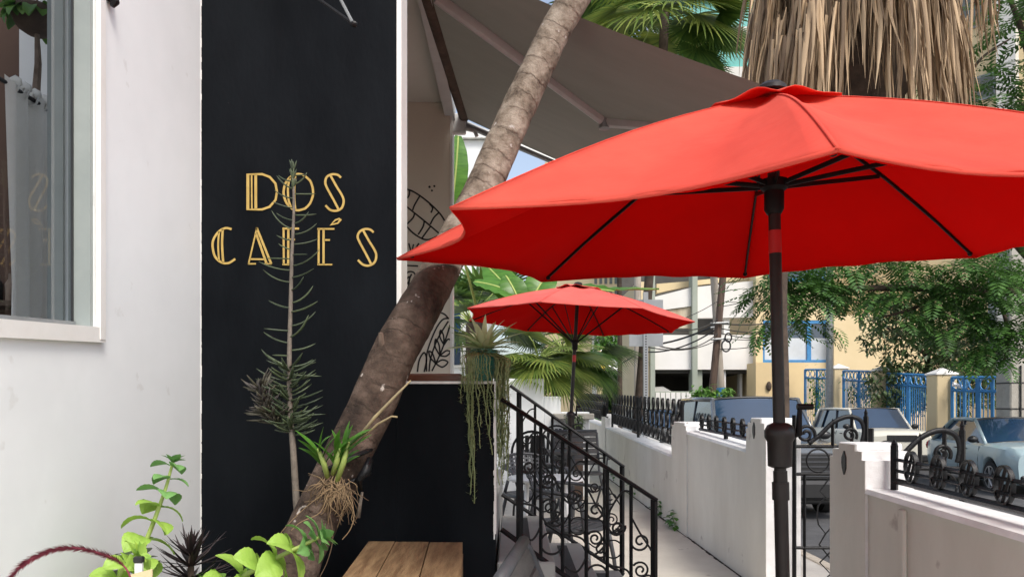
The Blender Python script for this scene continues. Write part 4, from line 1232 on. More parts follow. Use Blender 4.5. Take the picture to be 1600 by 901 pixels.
# burgundy fountain-grass spike
random.seed(65)
fg = thing('fountain_grass', 'arching burgundy fountain grass spike at the lower left', 'plant', P(205, 960, 1.7))
fo = fg.location
q = [c - fo for c in cat_rom([P(215, 960, 1.72), P(205, 905, 1.7), P(190, 880, 1.7), P(165, 867, 1.69), P(130, 857, 1.68), P(95, 856, 1.67), P(62, 866, 1.66), P(35, 882, 1.65), P(15, 905, 1.64), P(5, 930, 1.64)], 9)]
MB().tube(q, 0.0022, 6).build('stem', M['burgundy'], fg, True)
b_ = MB()
for i in range(1500):
    k = random.uniform(0.2, 0.97) * (len(q) - 1); a0 = int(k)
    p = q[a0].lerp(q[min(a0 + 1, len(q) - 1)], k - a0)
    ax = (q[min(a0 + 1, len(q) - 1)] - q[a0]).normalized()
    o1 = ax.orthogonal().normalized(); o2 = ax.cross(o1)
    a = random.uniform(0, 6.28)
    dv = (o1 * math.cos(a) + o2 * math.sin(a)) + ax * 1.3
    ln_ = random.uniform(0.010, 0.019)
    sd = dv.cross(o1).normalized() * 0.0011
    b_.add([p - sd, p + sd, p + dv.normalized() * ln_], [(0, 1, 2)])
o = b_.build('bristle', M['burgundy'], fg); o['kind'] = 'stuff'
# plant marker
pm_ = thing('plant_marker', 'white plant marker stake with a black cap among the lime leaves', 'marker', P(217, 960, 1.86))
po = pm_.location
q = P(217, 876, 1.86) - po
MB().bbox(-0.009, 0.009, -0.006, 0.006, -0.1, q.z, 0.002).build('stake', M['plastic_white'], pm_)
MB().bbox(-0.0115, 0.0115, -0.009, 0.009, q.z - 0.004, q.z + 0.012, 0.003).build('cap', M['plastic_black'], pm_)
qq = P(222, 893, 1.85) - po
b_ = MB(); b_.hexa([qq + Vector(v) for v in ((-0.03, -0.004, -0.06), (0.025, -0.004, -0.06), (0.025, 0, -0.06), (-0.03, 0, -0.06), (-0.028, -0.004, -0.006), (0.026, -0.004, 0.008), (0.026, 0, 0.008), (-0.028, 0, -0.006))])
b_.build('tag', M['cream'], pm_)

# ------------------------------------------------------------------ wooden table in front of the parapet
wt = thing('wooden_table', 'weathered wooden plank table in front of the black parapet', 'table', (-0.33, 2.3, 0))
zt = 0.73
yf = (EYE - zt) * FPX / 210.0
for i, (xa, xb) in enumerate(((-0.523, -0.4275), (-0.424, -0.303), (-0.299, -0.180))):
    bm_ = MB()
    sk = 0.035
    y0, y1 = yf - 1.1, yf - 0.003 * i
    dx = -(-0.035) * 1.1 / 0.6
    bm_.hexa([(xa + dx + 0.33, y0 - 2.3, zt - 0.032), (xb + dx + 0.33, y0 - 2.3, zt - 0.032), (xb + 0.33, y1 - 2.3, zt - 0.032), (xa + 0.33, y1 - 2.3, zt - 0.032),
              (xa + dx + 0.33, y0 - 2.3, zt), (xb + dx + 0.33, y0 - 2.3, zt), (xb + 0.33, y1 - 2.3, zt - 0.001 * i), (xa + 0.33, y1 - 2.3, zt - 0.001 * i)])
    bm_.build('plank', M['wood'], wt)
for (x, y) in ((-0.15, 0.42), (0.13, 0.42), (-0.09, -0.45), (0.19, -0.45)):
    MB().box(x - 0.025, x + 0.025, y - 0.025, y + 0.025, 0, zt - 0.034).build('leg', M['wood'], wt)
MB().box(-0.17, 0.15, 0.39, 0.415, zt - 0.11, zt - 0.034).build('apron', M['wood'], wt)

# ------------------------------------------------------------------ pot plant on the parapet
pt = thing('potted_trailing_plant', 'green pot with a striped bromeliad and long trailing strings on the parapet', 'plant', P(756, 596, 3.0))
po = pt.location
MB().lathe([(0.036, 0.0), (0.05, 0.105), (0.055, 0.107), (0.055, 0.122), (0.047, 0.122), (0.045, 0.11)], (0, 0, 0.002), 22).build('pot', M['pot_green'], pt, 40)
random.seed(71)
b_ = MB()
for i in range(34):
    a = i * 2.399
    e = 0.15 + 1.15 * (i / 34)
    leaf(b_, (0.01 * math.cos(a), 0.01 * math.sin(a), 0.12), (math.cos(a) * math.sin(e), math.sin(a) * math.sin(e), math.cos(e)), (0, 0, 1), random.uniform(0.12, 0.19), 0.024, random.uniform(0.3, 0.9), 7, 0.3, 0.55)
b_.build('bromeliad_leaf', M['varieg'], pt, True)
b_ = MB()
for i in range(200):
    a = random.uniform(0, 6.28); r_ = random.uniform(0, 0.075)
    leaf(b_, (r_ * math.cos(a), r_ * math.sin(a), 0.115), (math.cos(a), math.sin(a), 0.6), (0, 0, 1), random.uniform(0.02, 0.045), 0.006, 0.8, 3)
def string(x0, y0, x1, y1, seg, wob, yd):
    ps = [Vector((random.uniform(-0.03, 0.03), -0.01, 0.12))]
    a = P(x0, y0, yd) - po; c = P(x1, y1, yd) - po
    ps += [a + Vector((0, 0, 0.01)), a + Vector((0, -0.004, -0.03))]
    for k in range(1, seg + 1):
        t = k / seg
        ps.append(a.lerp(c, t) + Vector((random.uniform(-wob, wob), random.uniform(-wob, wob) * 0.6, -0.03 * (1 - t))))
    qs = cat_rom(ps, 3)
    b_.tube(qs, 0.0020, 4, cap=False)
    for k in range(0, len(qs) - 1):
        for m_ in range(2):
            p = qs[k].lerp(qs[k + 1], random.random())
            an = random.uniform(0, 6.28)
            leaf(b_, p, (math.cos(an), math.sin(an), random.uniform(-0.9, 0.5)), (0, 0, 1), random.uniform(0.011, 0.021), 0.0044, -0.5, 2, 0.1)
for x0, x1, y1 in ((722, 720, 630), (727, 735, 690), (731, 733, 745), (733, 738, 772), (736, 741, 782), (738, 744, 786), (740, 736, 760), (743, 749, 700), (746, 753, 665), (748, 760, 648), (752, 763, 680), (756, 768, 640), (734, 739, 720), (737, 742, 740), (728, 731, 660), (741, 739, 690), (760, 769, 710), (765, 771, 650), (724, 724, 612)):
    string(x0, 560, x1 + random.uniform(-2, 2), y1, 9, 0.005, 2.885)
for i in range(34):
    x = random.uniform(773, 799)
    string(x, 565, 786 + (x - 786) * 0.75, random.uniform(640, 760), 9, 0.006, random.uniform(2.88, 3.05))
o = b_.build('trailing_string', M['string'], pt, True); o['kind'] = 'stuff'

# ------------------------------------------------------------------ patio furniture
def slat_chair(name, label, loc, rz, group=None, recl=0.30, folding=True):
    """folding chair with slatted back and seat; faces local -y"""
    th = thing(name, label, 'chair', loc, rz, group)
    W, m = 0.27, M['chair_dark']
    bt = lambda h: (0.20 + recl * h)          # y of the back at height h above the seat
    for s_ in (-1, 1):
        MB().tube([(s_ * W, -0.26, 0.0), (s_ * W, 0.20, 0.44), (s_ * W, bt(0.2), 0.64), (s_ * W, bt(0.46), 0.90), (s_ * (W - 0.02), bt(0.49), 0.925)], 0.0155, 8).build('side_frame', m, th, True)
        MB().tube([(s_ * (W - 0.035), 0.26, 0.0), (s_ * (W - 0.035), -0.24, 0.44)], 0.013, 8).build('leg', m, th, True)
        MB().tube([(s_ * (W + 0.01), bt(0.2), 0.66), (s_ * (W + 0.01), -0.22, 0.65), (s_ * (W + 0.01), -0.26, 0.62)], 0.015, 8, flat=(1.3, 0.6)).build('armrest', m, th, True)
        MB().tube([(s_ * (W + 0.01), -0.2, 0.645), (s_ * (W - 0.01), -0.16, 0.36)], 0.011, 6).build('arm_support', m, th, True)
    MB().tube([(-W, bt(0.49), 0.925), (W, bt(0.49), 0.925)], 0.018, 8).build('top_rail', m, th, True)
    MB().tube([(-W, 0.22, 0.06), (W, 0.22, 0.06)], 0.010, 6).build('stretcher', m, th, True)
    for i in range(6):
        h0 = 0.08 + i * 0.068
        b_ = MB(); y0, y1 = bt(h0), bt(h0 + 0.058)
        b_.hexa([(-W + 0.012, y0 - 0.006, 0.44 + h0), (W - 0.012, y0 - 0.006, 0.44 + h0), (W - 0.012, y0 + 0.006, 0.44 + h0), (-W + 0.012, y0 + 0.006, 0.44 + h0),
                 (-W + 0.012, y1 - 0.006, 0.498 + h0), (W - 0.012, y1 - 0.006, 0.498 + h0), (W - 0.012, y1 + 0.006, 0.498 + h0), (-W + 0.012, y1 + 0.006, 0.498 + h0)])
        b_.build('back_slat', M['chair_slat'], th)
    for i in range(6):
        y = -0.25 + i * 0.075
        MB().bbox(-W + 0.012, W - 0.012, y, y + 0.064, 0.438, 0.452, 0.003).build('seat_slat', M['chair_slat'], th)
    return th
slat_chair('folding_chair', 'dark grey slatted folding chair facing the camera behind the round table', (0.80, 9.0, 0), R(6))
slat_chair('folding_chair', 'grey slatted chair back rising at the bottom edge before the stairs', (0.405, 1.97, -0.105), R(83), recl=0.42)

def perf_chair(label, loc, rz, group):
    th = thing('perforated_chair', label, 'chair', loc, rz, group)
    m = M['chair_dark']
    # curved back shell with real square holes; faces local -y
    b_ = MB()
    nu, nv, t = 12, 6, 0.004
    def bk(u, v, off):
        a = (u - 0.5) * 1.5
        r_ = 0.29 + off
        return (r_ * math.sin(a), 0.20 - 0.29 + r_ * math.cos(a) + 0.09 * v * 0.6, 0.60 + 0.19 * v - 0.03 * (2 * u - 1) ** 2 * v)
    def cell(u0, u1, v0, v1, mu, mv):
        o_ = [(u0, v0), (u1, v0), (u1, v1), (u0, v1)]
        i_ = [(u0 + mu, v0 + mv), (u1 - mu, v0 + mv), (u1 - mu, v1 - mv), (u0 + mu, v1 - mv)]
        vs = [bk(a, c, 0) for a, c in o_] + [bk(a, c, 0) for a, c in i_] + [bk(a, c, t) for a, c in o_] + [bk(a, c, t) for a, c in i_]
        fs = []
        for k in range(4):
            l = (k + 1) % 4
            fs += [(k, l, 4 + l, 4 + k), (8 + l, 8 + k, 12 + k, 12 + l), (4 + k, 4 + l, 12 + l, 12 + k)]
        b_.add(vs, fs)
    for i in range(nu):
        for j in range(5):
            cell(0.05 + i * 0.9 / nu, 0.05 + (i + 1) * 0.9 / nu, 0.02 + j * 0.19, 0.02 + (j + 1) * 0.19, 0.017, 0.045)
    b_.build('back_shell', m, th)
    MB().tube([bk(i / 16, 1.0, 0.002) for i in range(17)], 0.012, 8).build('back_rim', m, th, True)
    s_ = MB()
    n = 9
    for i in range(n):
        for j in range(n):
            x0, y0 = -0.20 + i * 0.4 / n, -0.22 + j * 0.4 / n
            x1, y1 = x0 + 0.4 / n, y0 + 0.4 / n
            mm_ = 0.009
            zz = 0.445
            if abs(i - 4) <= 3 and abs(j - 4) <= 3:
                o_ = [(x0, y0), (x1, y0), (x1, y1), (x0, y1)]; i_ = [(x0 + mm_, y0 + mm_), (x1 - mm_, y0 + mm_), (x1 - mm_, y1 - mm_), (x0 + mm_, y1 - mm_)]
                s_.add([(a, c, zz) for a, c in o_] + [(a, c, zz) for a, c in i_], [(k, (k + 1) % 4, 4 + (k + 1) % 4, 4 + k) for k in range(4)])
            else: s_.quad((x0, y0, zz), (x1, y0, zz), (x1, y1, zz), (x0, y1, zz))
    so2 = s_.build('seat', m, th)
    sd = so2.modifiers.new('thick', 'SOLIDIFY'); sd.thickness = 0.012
    MB().tube(cat_rom([(-0.20, -0.22, 0.44), (0.20, -0.22, 0.44), (0.205, 0.18, 0.44), (-0.205, 0.18, 0.44)], 4, True) + [(-0.20, -0.22, 0.44)], 0.014, 8).build('seat_rim', m, th, True)
    for s in (-1, 1):
        MB().tube([(s * 0.20, -0.21, 0.44), (s * 0.235, -0.25, 0.2), (s * 0.25, -0.27, 0)], [0.017, 0.015, 0.012], 8).build('leg', m, th, True)
        MB().tube([(s * 0.18, 0.17, 0.44), (s * 0.21, 0.23, 0.2), (s * 0.22, 0.27, 0)], [0.017, 0.015, 0.012], 8).build('leg', m, th, True)
        MB().tube(cat_rom([bk(0.0 if s < 0 else 1.0, 0.6, 0), (s * 0.275, 0.05, 0.685), (s * 0.275, -0.14, 0.665), (s * 0.265, -0.20, 0.62), (s * 0.22, -0.21, 0.45)], 5), 0.018, 8, flat=(1.5, 0.7)).build('armrest', m, th, True)
        MB().tube([(s * 0.2, 0.18, 0.44), bk(0.12 if s < 0 else 0.88, 0.1, 0)], 0.016, 8).build('back_post', m, th, True)
    return th
perf_chair('dark grey perforated chair at the near side of the white round table', (0.36, 5.08, 0), R(64), 'perforated chairs round the white table')
perf_chair('dark grey perforated chair at the far side of the white round table', (0.19, 6.85, 0), R(25), 'perforated chairs round the white table')
rtb = thing('round_table', 'small white round plastic table behind the stair railing', 'table', (0.26, 5.9, 0))
MB().lathe([(0.27, 0.0), (0.30, 0.006), (0.302, 0.02), (0.285, 0.028)], (0, 0, 0.655), 36).build('top', M['plastic_white'], rtb, 40)
for i in range(4):
    a = R(45 + 90 * i)
    MB().tube([(0.2 * math.cos(a), 0.2 * math.sin(a), 0.655), (0.25 * math.cos(a), 0.25 * math.sin(a), 0.0)], 0.014, 8).build('leg', M['plastic_white'], rtb, True)
# ornate dark chairs and wooden table farther back
def iron_chair(label, loc, rz, group):
    th = thing('iron_chair', label, 'chair', loc, rz, group)
    m = M['iron']
    MB().lathe([(0.2, 0), (0.21, 0.008), (0.21, 0.02), (0.19, 0.026)], (0, 0, 0.43), 22).build('seat', m, th, 40)
    arc = [(0.21 * math.cos(a), 0.2, 0.45 + 0.30 + 0.22 * math.sin(a)) for a in [math.pi * i / 14 for i in range(15)]]
    MB().tube([(0.2, 0.16, 0.45)] + arc + [(-0.2, 0.16, 0.45)], 0.013, 8).build('back_frame', m, th, True)
    for x in (-0.12, -0.06, 0, 0.06, 0.12):
        MB().tube([(x, 0.17, 0.46), (x * 0.9, 0.2, 0.93)], 0.02, 6, flat=(1.0, 0.4)).build('back_bar', m, th)
    for s in ((-1, -1), (1, -1), (1, 1), (-1, 1)):
        MB().tube([(s[0] * 0.15, s[1] * 0.15, 0.44), (s[0] * 0.19, s[1] * 0.19, 0.2), (s[0] * 0.2, s[1] * 0.2, 0)], 0.012, 7).build('leg', m, th, True)
    for s in (-1, 1):
        MB().tube(cat_rom([(s * 0.21, 0.19, 0.68), (s * 0.26, 0.05, 0.69), (s * 0.26, -0.12, 0.66), (s * 0.22, -0.15, 0.45)], 5), 0.011, 7).build('armrest', m, th, True)
    return th
iron_chair('black round-backed iron chair below the white stepped wall', (0.24, 8.0, 0), R(170), 'black iron chairs')
iron_chair('black round-backed iron chair half hidden behind the slatted chair', (0.52, 10.0, 0), R(-20), 'black iron chairs')
tb2 = thing('square_table', 'small dark wooden table between the black chairs', 'table', (0.42, 8.75, 0))
for i in range(4): MB().bbox(-0.3 + i * 0.152, -0.153 + i * 0.152, -0.3, 0.3, 0.69, 0.72, 0.004).build('plank', M['chair_slat'], tb2)
for s in ((-1, -1), (1, -1), (1, 1), (-1, 1)): MB().bar((s[0] * 0.25, s[1] * 0.25, 0.69), (s[0] * 0.25, s[1] * 0.25, 0), 0.035).build('leg', M['chair_dark'], tb2)
cr = thing('brick_planter', 'low reddish brown planter under the white round table', 'planter', (0.0, 6.4, 0))
for i in range(3):
    for j in range(2):
        MB().bbox(-0.17 + i * 0.115, -0.06 + i * 0.115, -0.08, 0.08, 0.002 + j * 0.075, 0.07 + j * 0.075, 0.006).build('brick', M['terracotta'], cr)

# ------------------------------------------------------------------ neighbouring white walls behind the patio
sw = thing('stepped_white_wall', 'white stepped garden wall behind the patio chairs', 'wall', (0.3, 10.4, 0))
for (a, c, zt) in ((-0.75, 0.13, 1.60), (0.131, 0.36, 1.36), (0.361, 0.75, 1.15)):
    MB().bbox(a, c, 0, 0.25, 0, zt, 0.01).build('wall_section', M['white_plaster'], sw)
MB().bbox(0.25, 0.80, -0.14, -0.002, 1.05, 1.13, 0.01).build('ledge', M['pole_concrete'], sw)
nb = thing('white_neighbour_house', 'white neighbouring house seen behind the banana leaf', 'house', (-3, 13.5, 0))
MB().box(-4, 2.55, 0, 4, 0, 5.9).build('wall', M['white_plaster'], nb)
MB().box(-4.1, 2.7, -0.1, 4.1, 5.91, 6.05).build('roof_slab', M['white_trim'], nb)
wn = MB().bbox(1.55, 2.15, -0.03, -0.001, 1.9, 3.2, 0.01).build('window', M['white_trim'], nb)
MB().box(1.6, 2.1, -0.035, -0.0305, 1.95, 3.15).build('pane', M['dark_glass'], wn)

# ------------------------------------------------------------------ palms and banana leaves at the back of the patio
def fan(mb, hubp, dirv, up, n, ln, spread, droop, wd=0.03, hang=0.0):
    """one fan-palm leaf: n narrow segments radiating from hubp"""
    dirv = Vector(dirv).normalized(); up = Vector(up)
    sd = dirv.cross(up).normalized(); nn = sd.cross(dirv).normalized()
    for i in range(n):
        a = (i / (n - 1) - 0.5) * 2 * spread
        dv = dirv * math.cos(a) + sd * math.sin(a)
        l_ = ln * (0.72 + 0.28 * math.cos(a)) * random.uniform(0.9, 1.05)
        p = Vector(hubp); d_ = dv.copy()
        s2 = nn.cross(dv).normalized()
        vs = []
        m = 6
        for k in range(m + 1):
            t = k / m
            w_ = wd * (0.5 + 1.2 * min(t * 2.2, 1) ) * (1 - max(0, (t - 0.42) / 0.58) ** 1.3) * 0.5 + 0.0006
            vs += [p + s2 * w_, p - s2 * w_]
            d_ = (d_ + Vector((0, 0, -1)) * droop * t * t * (1.2 / m) - nn * hang / m).normalized()
            p = p + d_ * (l_ / m)
        mb.add(vs, [(2 * k, 2 * k + 1, 2 * k + 3, 2 * k + 2) for k in range(m)])
def fan_palm(name, label, base, crown, leaves, ln, matl, seed, trunk_r=0.09, droop=1.0, n=26, group=None, petiole=0.5, elev=(-0.2, 1.2), wd=0.03, az=None):
    random.seed(seed)
    th = thing(name, label, 'palm', base, 0, group)
    b0 = Vector(base)
    cr_ = Vector(crown) - b0
    mid = cr_ * 0.5 + Vector((random.uniform(-0.1, 0.1), 0, 0))
    MB().tube(cat_rom([(0, 0, 0), mid, cr_], 8), trunk_r, 12).build('trunk', M['bark_dark'], th, True)
    pm2 = MB()
    for i in range(leaves):
        a = i * 2.399 + random.uniform(-0.3, 0.3) if az is None else random.uniform(*az)
        e = random.uniform(*elev)
        dv = Vector((math.cos(a) * math.cos(e), math.sin(a) * math.cos(e), math.sin(e)))
        pl = petiole * random.uniform(0.7, 1.2)
        h_ = cr_ + dv * pl + Vector((0, 0, -0.12 * pl))
        pm2.tube([cr_, cr_ + dv * pl * 0.55 + Vector((0, 0, 0.02)), h_], [0.014, 0.010, 0.007], 5)
        b_ = MB()
        fan(b_, h_, dv + Vector((0, 0, -0.35)), (random.uniform(-0.3, 0.3), random.uniform(-0.3, 0.3), 1), n, ln * random.uniform(0.85, 1.1), random.uniform(1.5, 2.1), droop * random.uniform(0.7, 1.3), wd)
        b_.build('frond', matl, th, False)
    pm2.build('leaf_stalk', M['lime_stem'], th, True)
    return th
fan_palm('fan_palm', 'fan palm with drooping fronds to the right of the potted plant', (0.3, 11.2, 0), P(842, 560, 11.2), 22, 0.78, M['palm_yel'], 81, 0.08, 1.9, 42, petiole=0.55, elev=(-0.55, 0.9), wd=0.024)
fan_palm('fan_palm', 'darker fan palm above the white stepped wall', (0.75, 12.6, 0), P(878, 545, 12.6), 20, 0.82, M['palm'], 82, 0.08, 1.8, 42, petiole=0.6, elev=(-0.5, 0.8), wd=0.024)
fan_palm('fan_palm', 'fan palm with upright stalks between the porch wall and faded umbrella', (-0.62, 11.8, 0), P(738, 505, 11.8), 16, 0.85, M['palm'], 83, 0.10, 0.9, 28, petiole=0.7, elev=(-0.1, 1.1), wd=0.034)
fp84 = fan_palm('fan_palm', 'fan palm with weeping fronds high above the awning', (1.94, 12.6, -0.35), P(1040, 12, 12.6), 20, 1.25, M['palm_yel'], 84, 0.075, 1.5, 34, petiole=0.8, elev=(-0.6, 0.9), wd=0.034)
random.seed(85)
for (px, py, dx, dz) in ((1112, 42, 0.5, -0.9), (1090, 75, 0.15, -1.0), (1135, 60, 0.9, -0.6), (1125, 20, 0.9, 0.1), (1080, 40, -0.1, -1.0), (1100, 100, 0.3, -0.8)):
    h_ = P(px, py, 12.2) - fp84.location
    b_ = MB(); fan(b_, h_, (dx, -0.35, dz), (0.2, -1, 0.35), 34, 0.62, 2.0, 0.35, 0.03); b_.build('frond', M['palm'], fp84)
    MB().tube([P(1040, 12, 12.6) - fp84.location, (P(1040, 12, 12.6) - fp84.location).lerp(h_, 0.5) + Vector((0, 0, 0.1)), h_], 0.011, 5).build('leaf_stalk', M['lime_stem'], fp84, True)
fan_palm('fan_palm', 'leafy palm crown behind the top edge of the awning', (1.97, 14.0, -0.35), P(955, -25, 14.0), 16, 1.1, M['palm'], 86, 0.045, 1.0, 30, petiole=0.5, elev=(-0.7, 0.6), wd=0.04)

def banana(mb, base, tip, wdt, nrm, bend=0.1, n=16, tears=True):
    base, tip = Vector(base), Vector(tip)
    ax = (tip - base); ln = ax.length; ax.normalize()
    nrm = Vector(nrm); sd = ax.cross(nrm).normalized(); nn = sd.cross(ax)
    for s in (-1, 1):
        vs = []
        for i in range(n + 1):
            t = i / n
            c = base + ax * ln * t + nn * bend * math.sin(math.pi * t)
            w_ = wdt * math.sin(math.pi * (0.04 + 0.93 * t)) ** 0.6
            vs += [c, c + sd * s * w_ * 0.5 + nn * w_ * 0.12, c + sd * s * w_ + nn * (w_ * 0.08 + 0.01 * math.sin(i * 2.1))]
        mb.add(vs, [f for i in range(n) for f in ((3 * i, 3 * i + 3, 3 * i + 4, 3 * i + 1), (3 * i + 1, 3 * i + 4, 3 * i + 5, 3 * i + 2))])
    return [base + ax * ln * t + nn * (bend * math.sin(math.pi * t)) for t in [i / n for i in range(n + 1)]]
bp_ = thing('banana_plant', 'banana plant with broad green leaves behind the porch corner', 'plant', (-0.44, 9.3, 0))
bo = bp_.location
MB().tube([(0, 0, 0), (0, 0, 1.0), (0.02, 0.0, 1.9), (0.05, 0, 2.4)], [0.09, 0.08, 0.06, 0.04], 12).build('stem', M['pole_wood'], bp_, True)
for (p0, p1, w_, nr) in (((705, 330, 8.6), (716, 212, 8.5), 0.14, (0.3, -1, 0.2)), ((840, 462, 8.6), (960, 455, 8.0), 0.17, (0, -0.5, 1)), ((850, 470, 8.8), (1030, 452, 8.6), 0.16, (0, -0.25, 1)), ((820, 470, 8.8), (740, 440, 8.9), 0.16, (0, -0.7, 1)), ((830, 470, 8.8), (860, 425, 9.0), 0.18, (0, -0.9, 0.6)), ((815, 480, 8.8), (790, 430, 8.9), 0.15, (0, -1, 0.4)), ((815, 480, 8.8), (760, 415, 9.3), 0.18, (0, -1, 0.4))):
    b_ = MB()
    mid = banana(b_, P(*p0) - bo, P(*p1) - bo, w_, nr, 0.05)
    lf_ = b_.build('leaf', M['banana'], bp_, True)
    MB().tube([Vector((0.04, 0, 2.3))] + mid, [0.02] + [0.012] * (len(mid) - 1) + [0.004], 6).build('midrib', M['lime_stem'], lf_, True)
# pots on the garden wall
random.seed(91)
for (px, py, Y, lb) in ((897, 668, 10.1, 'small dark pot of trailing green on a stand beside the slatted chair'),):
    pth = thing('potted_plant', lb, 'plant', (P(px, py, Y).x, Y, 1.132 - 0.35))
    MB().lathe([(0.09, 0), (0.12, 0.2), (0.125, 0.22), (0.11, 0.22)], (0, 0, 0), 16).build('pot', M['plastic_black'], pth, 40)
    MB().bbox(-0.11, 0.11, -0.11, 0.11, -0.782, -0.001, 0.01).build('stand', M['pole_wood'], pth)
    b_ = MB()
    for i in range(140):
        a = random.uniform(0, 6.28)
        leaf(b_, (0.08 * math.cos(a), 0.08 * math.sin(a), 0.22 + random.uniform(-0.05, 0.12)), (math.cos(a), math.sin(a), random.uniform(-0.8, 0.8)), (0, 0, 1), random.uniform(0.05, 0.1), 0.025, 1.0, 3)
    b_.build('foliage', M['broad'], pth, True)
# weeds along the foot of the wall
random.seed(93)
for i, (px, py, n, lb) in enumerate(((1058, 824, 34, 'clump of green weeds at the foot of the path wall by the second pier'), (1036, 806, 26, 'small green weed at the wall foot beyond the nearest clump'), (998, 775, 30, 'green weeds spreading on the path edge in mid distance'), (966, 752, 30, 'farthest green weeds on the path edge by the slatted chair'))):
    Y = EYE * FPX / (py - HZ)
    wdth = thing('weed_clump', lb, 'plant', (P(px, py, Y).x, Y, 0))
    b_ = MB()
    for k in range(n):
        a = random.uniform(0, 6.28); r_ = random.uniform(0, 0.15)
        q = Vector((r_ * math.cos(a) * 0.6, r_ * math.sin(a) * 1.8, random.uniform(0.02, 0.17)))
        b_.tube([(q.x * 0.5, q.y * 0.7, 0), q], 0.003, 4, cap=False)
        leaf(b_, q, (math.cos(a), math.sin(a), 0.3), (0, 0, 1), random.uniform(0.07, 0.11), 0.075, 0.8, 5, 0.1, 0.7, 0.08)
    b_.build('leaf', M['orchid'], wdth, True)

# ------------------------------------------------------------------ petticoat palm with its skirt of dead fronds
random.seed(101)
pk = thing('dry_skirt_palm', 'palm with a thick skirt of dry brown hanging fronds above the umbrella', 'palm', (2.82, 8.0, -0.35))
ko = pk.location
MB().tube(cat_rom([(0, 0, 0), (0.0, 0, 1.6), (0.0, 0, 3.15), (0.34, 0.05, 3.95), (0.74, 0.05, 5.0), (0.80, 0.05, 8.0)], 8), [0.068] * 41, 12).build('trunk', M['bark_dark'], pk, True)
pkc = Vector((3.58, 8.05, 0))
b_ = MB()
def strip(top, bot, wdt, swirl):
    top, bot = Vector(top), Vector(bot)
    an = random.uniform(0, 3.14)
    m = 6
    ax = (bot - top).normalized()
    o1 = ax.orthogonal().normalized(); o2 = ax.cross(o1)
    s0 = o1 * math.cos(an) + o2 * math.sin(an)
    vs = []
    bw_ = Vector((random.uniform(-1, 1), random.uniform(-1, 1), 0)) * 0.05
    for k in range(m + 1):
        t = k / m
        w_ = wdt * (0.35 + 0.65 * math.sin(math.pi * min(1, t * 0.8 + 0.2))) * (1 - 0.75 * max(0, (t - 0.75) / 0.25))
        sd = (Matrix.Rotation(swirl * t, 3, ax) @ s0)
        c = top.lerp(bot, t) + bw_ * math.sin(math.pi * t)
        nn = ax.cross(sd)
        vs += [c + sd * w_ + nn * w_ * 0.5, c, c - sd * w_ + nn * w_ * 0.5]
    b_.add(vs, [f for i in range(m) for f in ((3 * i, 3 * i + 3, 3 * i + 4, 3 * i + 1), (3 * i + 1, 3 * i + 4, 3 * i + 5, 3 * i + 2))])
for layer in range(6):
    zc = 4.15 + layer * 0.42
    for i in range(40):                      # dead leaves, each a bunch of strips
        a = random.uniform(0, 6.283)
        rr_ = (0.78 + 0.45 * random.random()) * (1 - 0.05 * layer)
        c = pkc + Vector((math.cos(a) * rr_ * 0.86, math.sin(a) * rr_ * 0.86, zc + 0.85 + random.uniform(-0.2, 0.2)))
        for k in range(13):
            t0 = c + Vector((random.uniform(-0.09, 0.09), random.uniform(-0.09, 0.09), random.uniform(-0.08, 0.08)))
            ln_ = random.uniform(0.65, 1.3)
            out = Vector((math.cos(a), math.sin(a), 0)) * 0.10 + Vector((random.uniform(-0.09, 0.09), random.uniform(-0.09, 0.09), 0))
            strip(t0 - ko, t0 + out + Vector((0, 0, -ln_)) - ko, random.choice((0.006, 0.010, 0.014, 0.018, 0.023)) * random.uniform(0.8, 1.2), random.uniform(-1.0, 1.0))
# loose fronds hanging on the right side
for (px, n_, y1) in ((1478, 10, 140), (1500, 6, 110), (1528, 9, 90), (1548, 8, 95), (1515, 3, 118), (1460, 12, 150)):
    for k in range(n_):
        a = P(px + random.uniform(-8, 8), -60, 7.9); c = P(px + random.uniform(-16, 20), y1 + random.uniform(-45, 20), 7.8)
        strip(a - ko, c - ko, random.uniform(0.010, 0.018), random.uniform(-1, 1))
o = b_.build('dry_frond', M['thatch'], pk, True); o['kind'] = 'stuff'
# inner dark core of old leaf bases round the trunk
MB().tube([(0.80, 0.05, 4.6), (0.86, 0.05, 5.2), (0.90, 0.05, 6.6)], [0.35, 0.62, 0.72], 14).build('leaf_bases', M['bark_dark'], pk, True)
b_ = MB()
for i in range(14):
    a = i * 2.4
    fan(b_, Vector((0.95 + 0.8 * math.cos(a), 0.05 + 0.8 * math.sin(a), 8.3)), (math.cos(a), math.sin(a), 0.3), (0, 0, 1), 22, 0.9, 1.6, 0.8, 0.04)
b_.tube([(0.95, 0.05, 7.8), (0.95, 0.05, 8.3)], 0.1, 8)
b_.build('crown', M['palm'], pk)

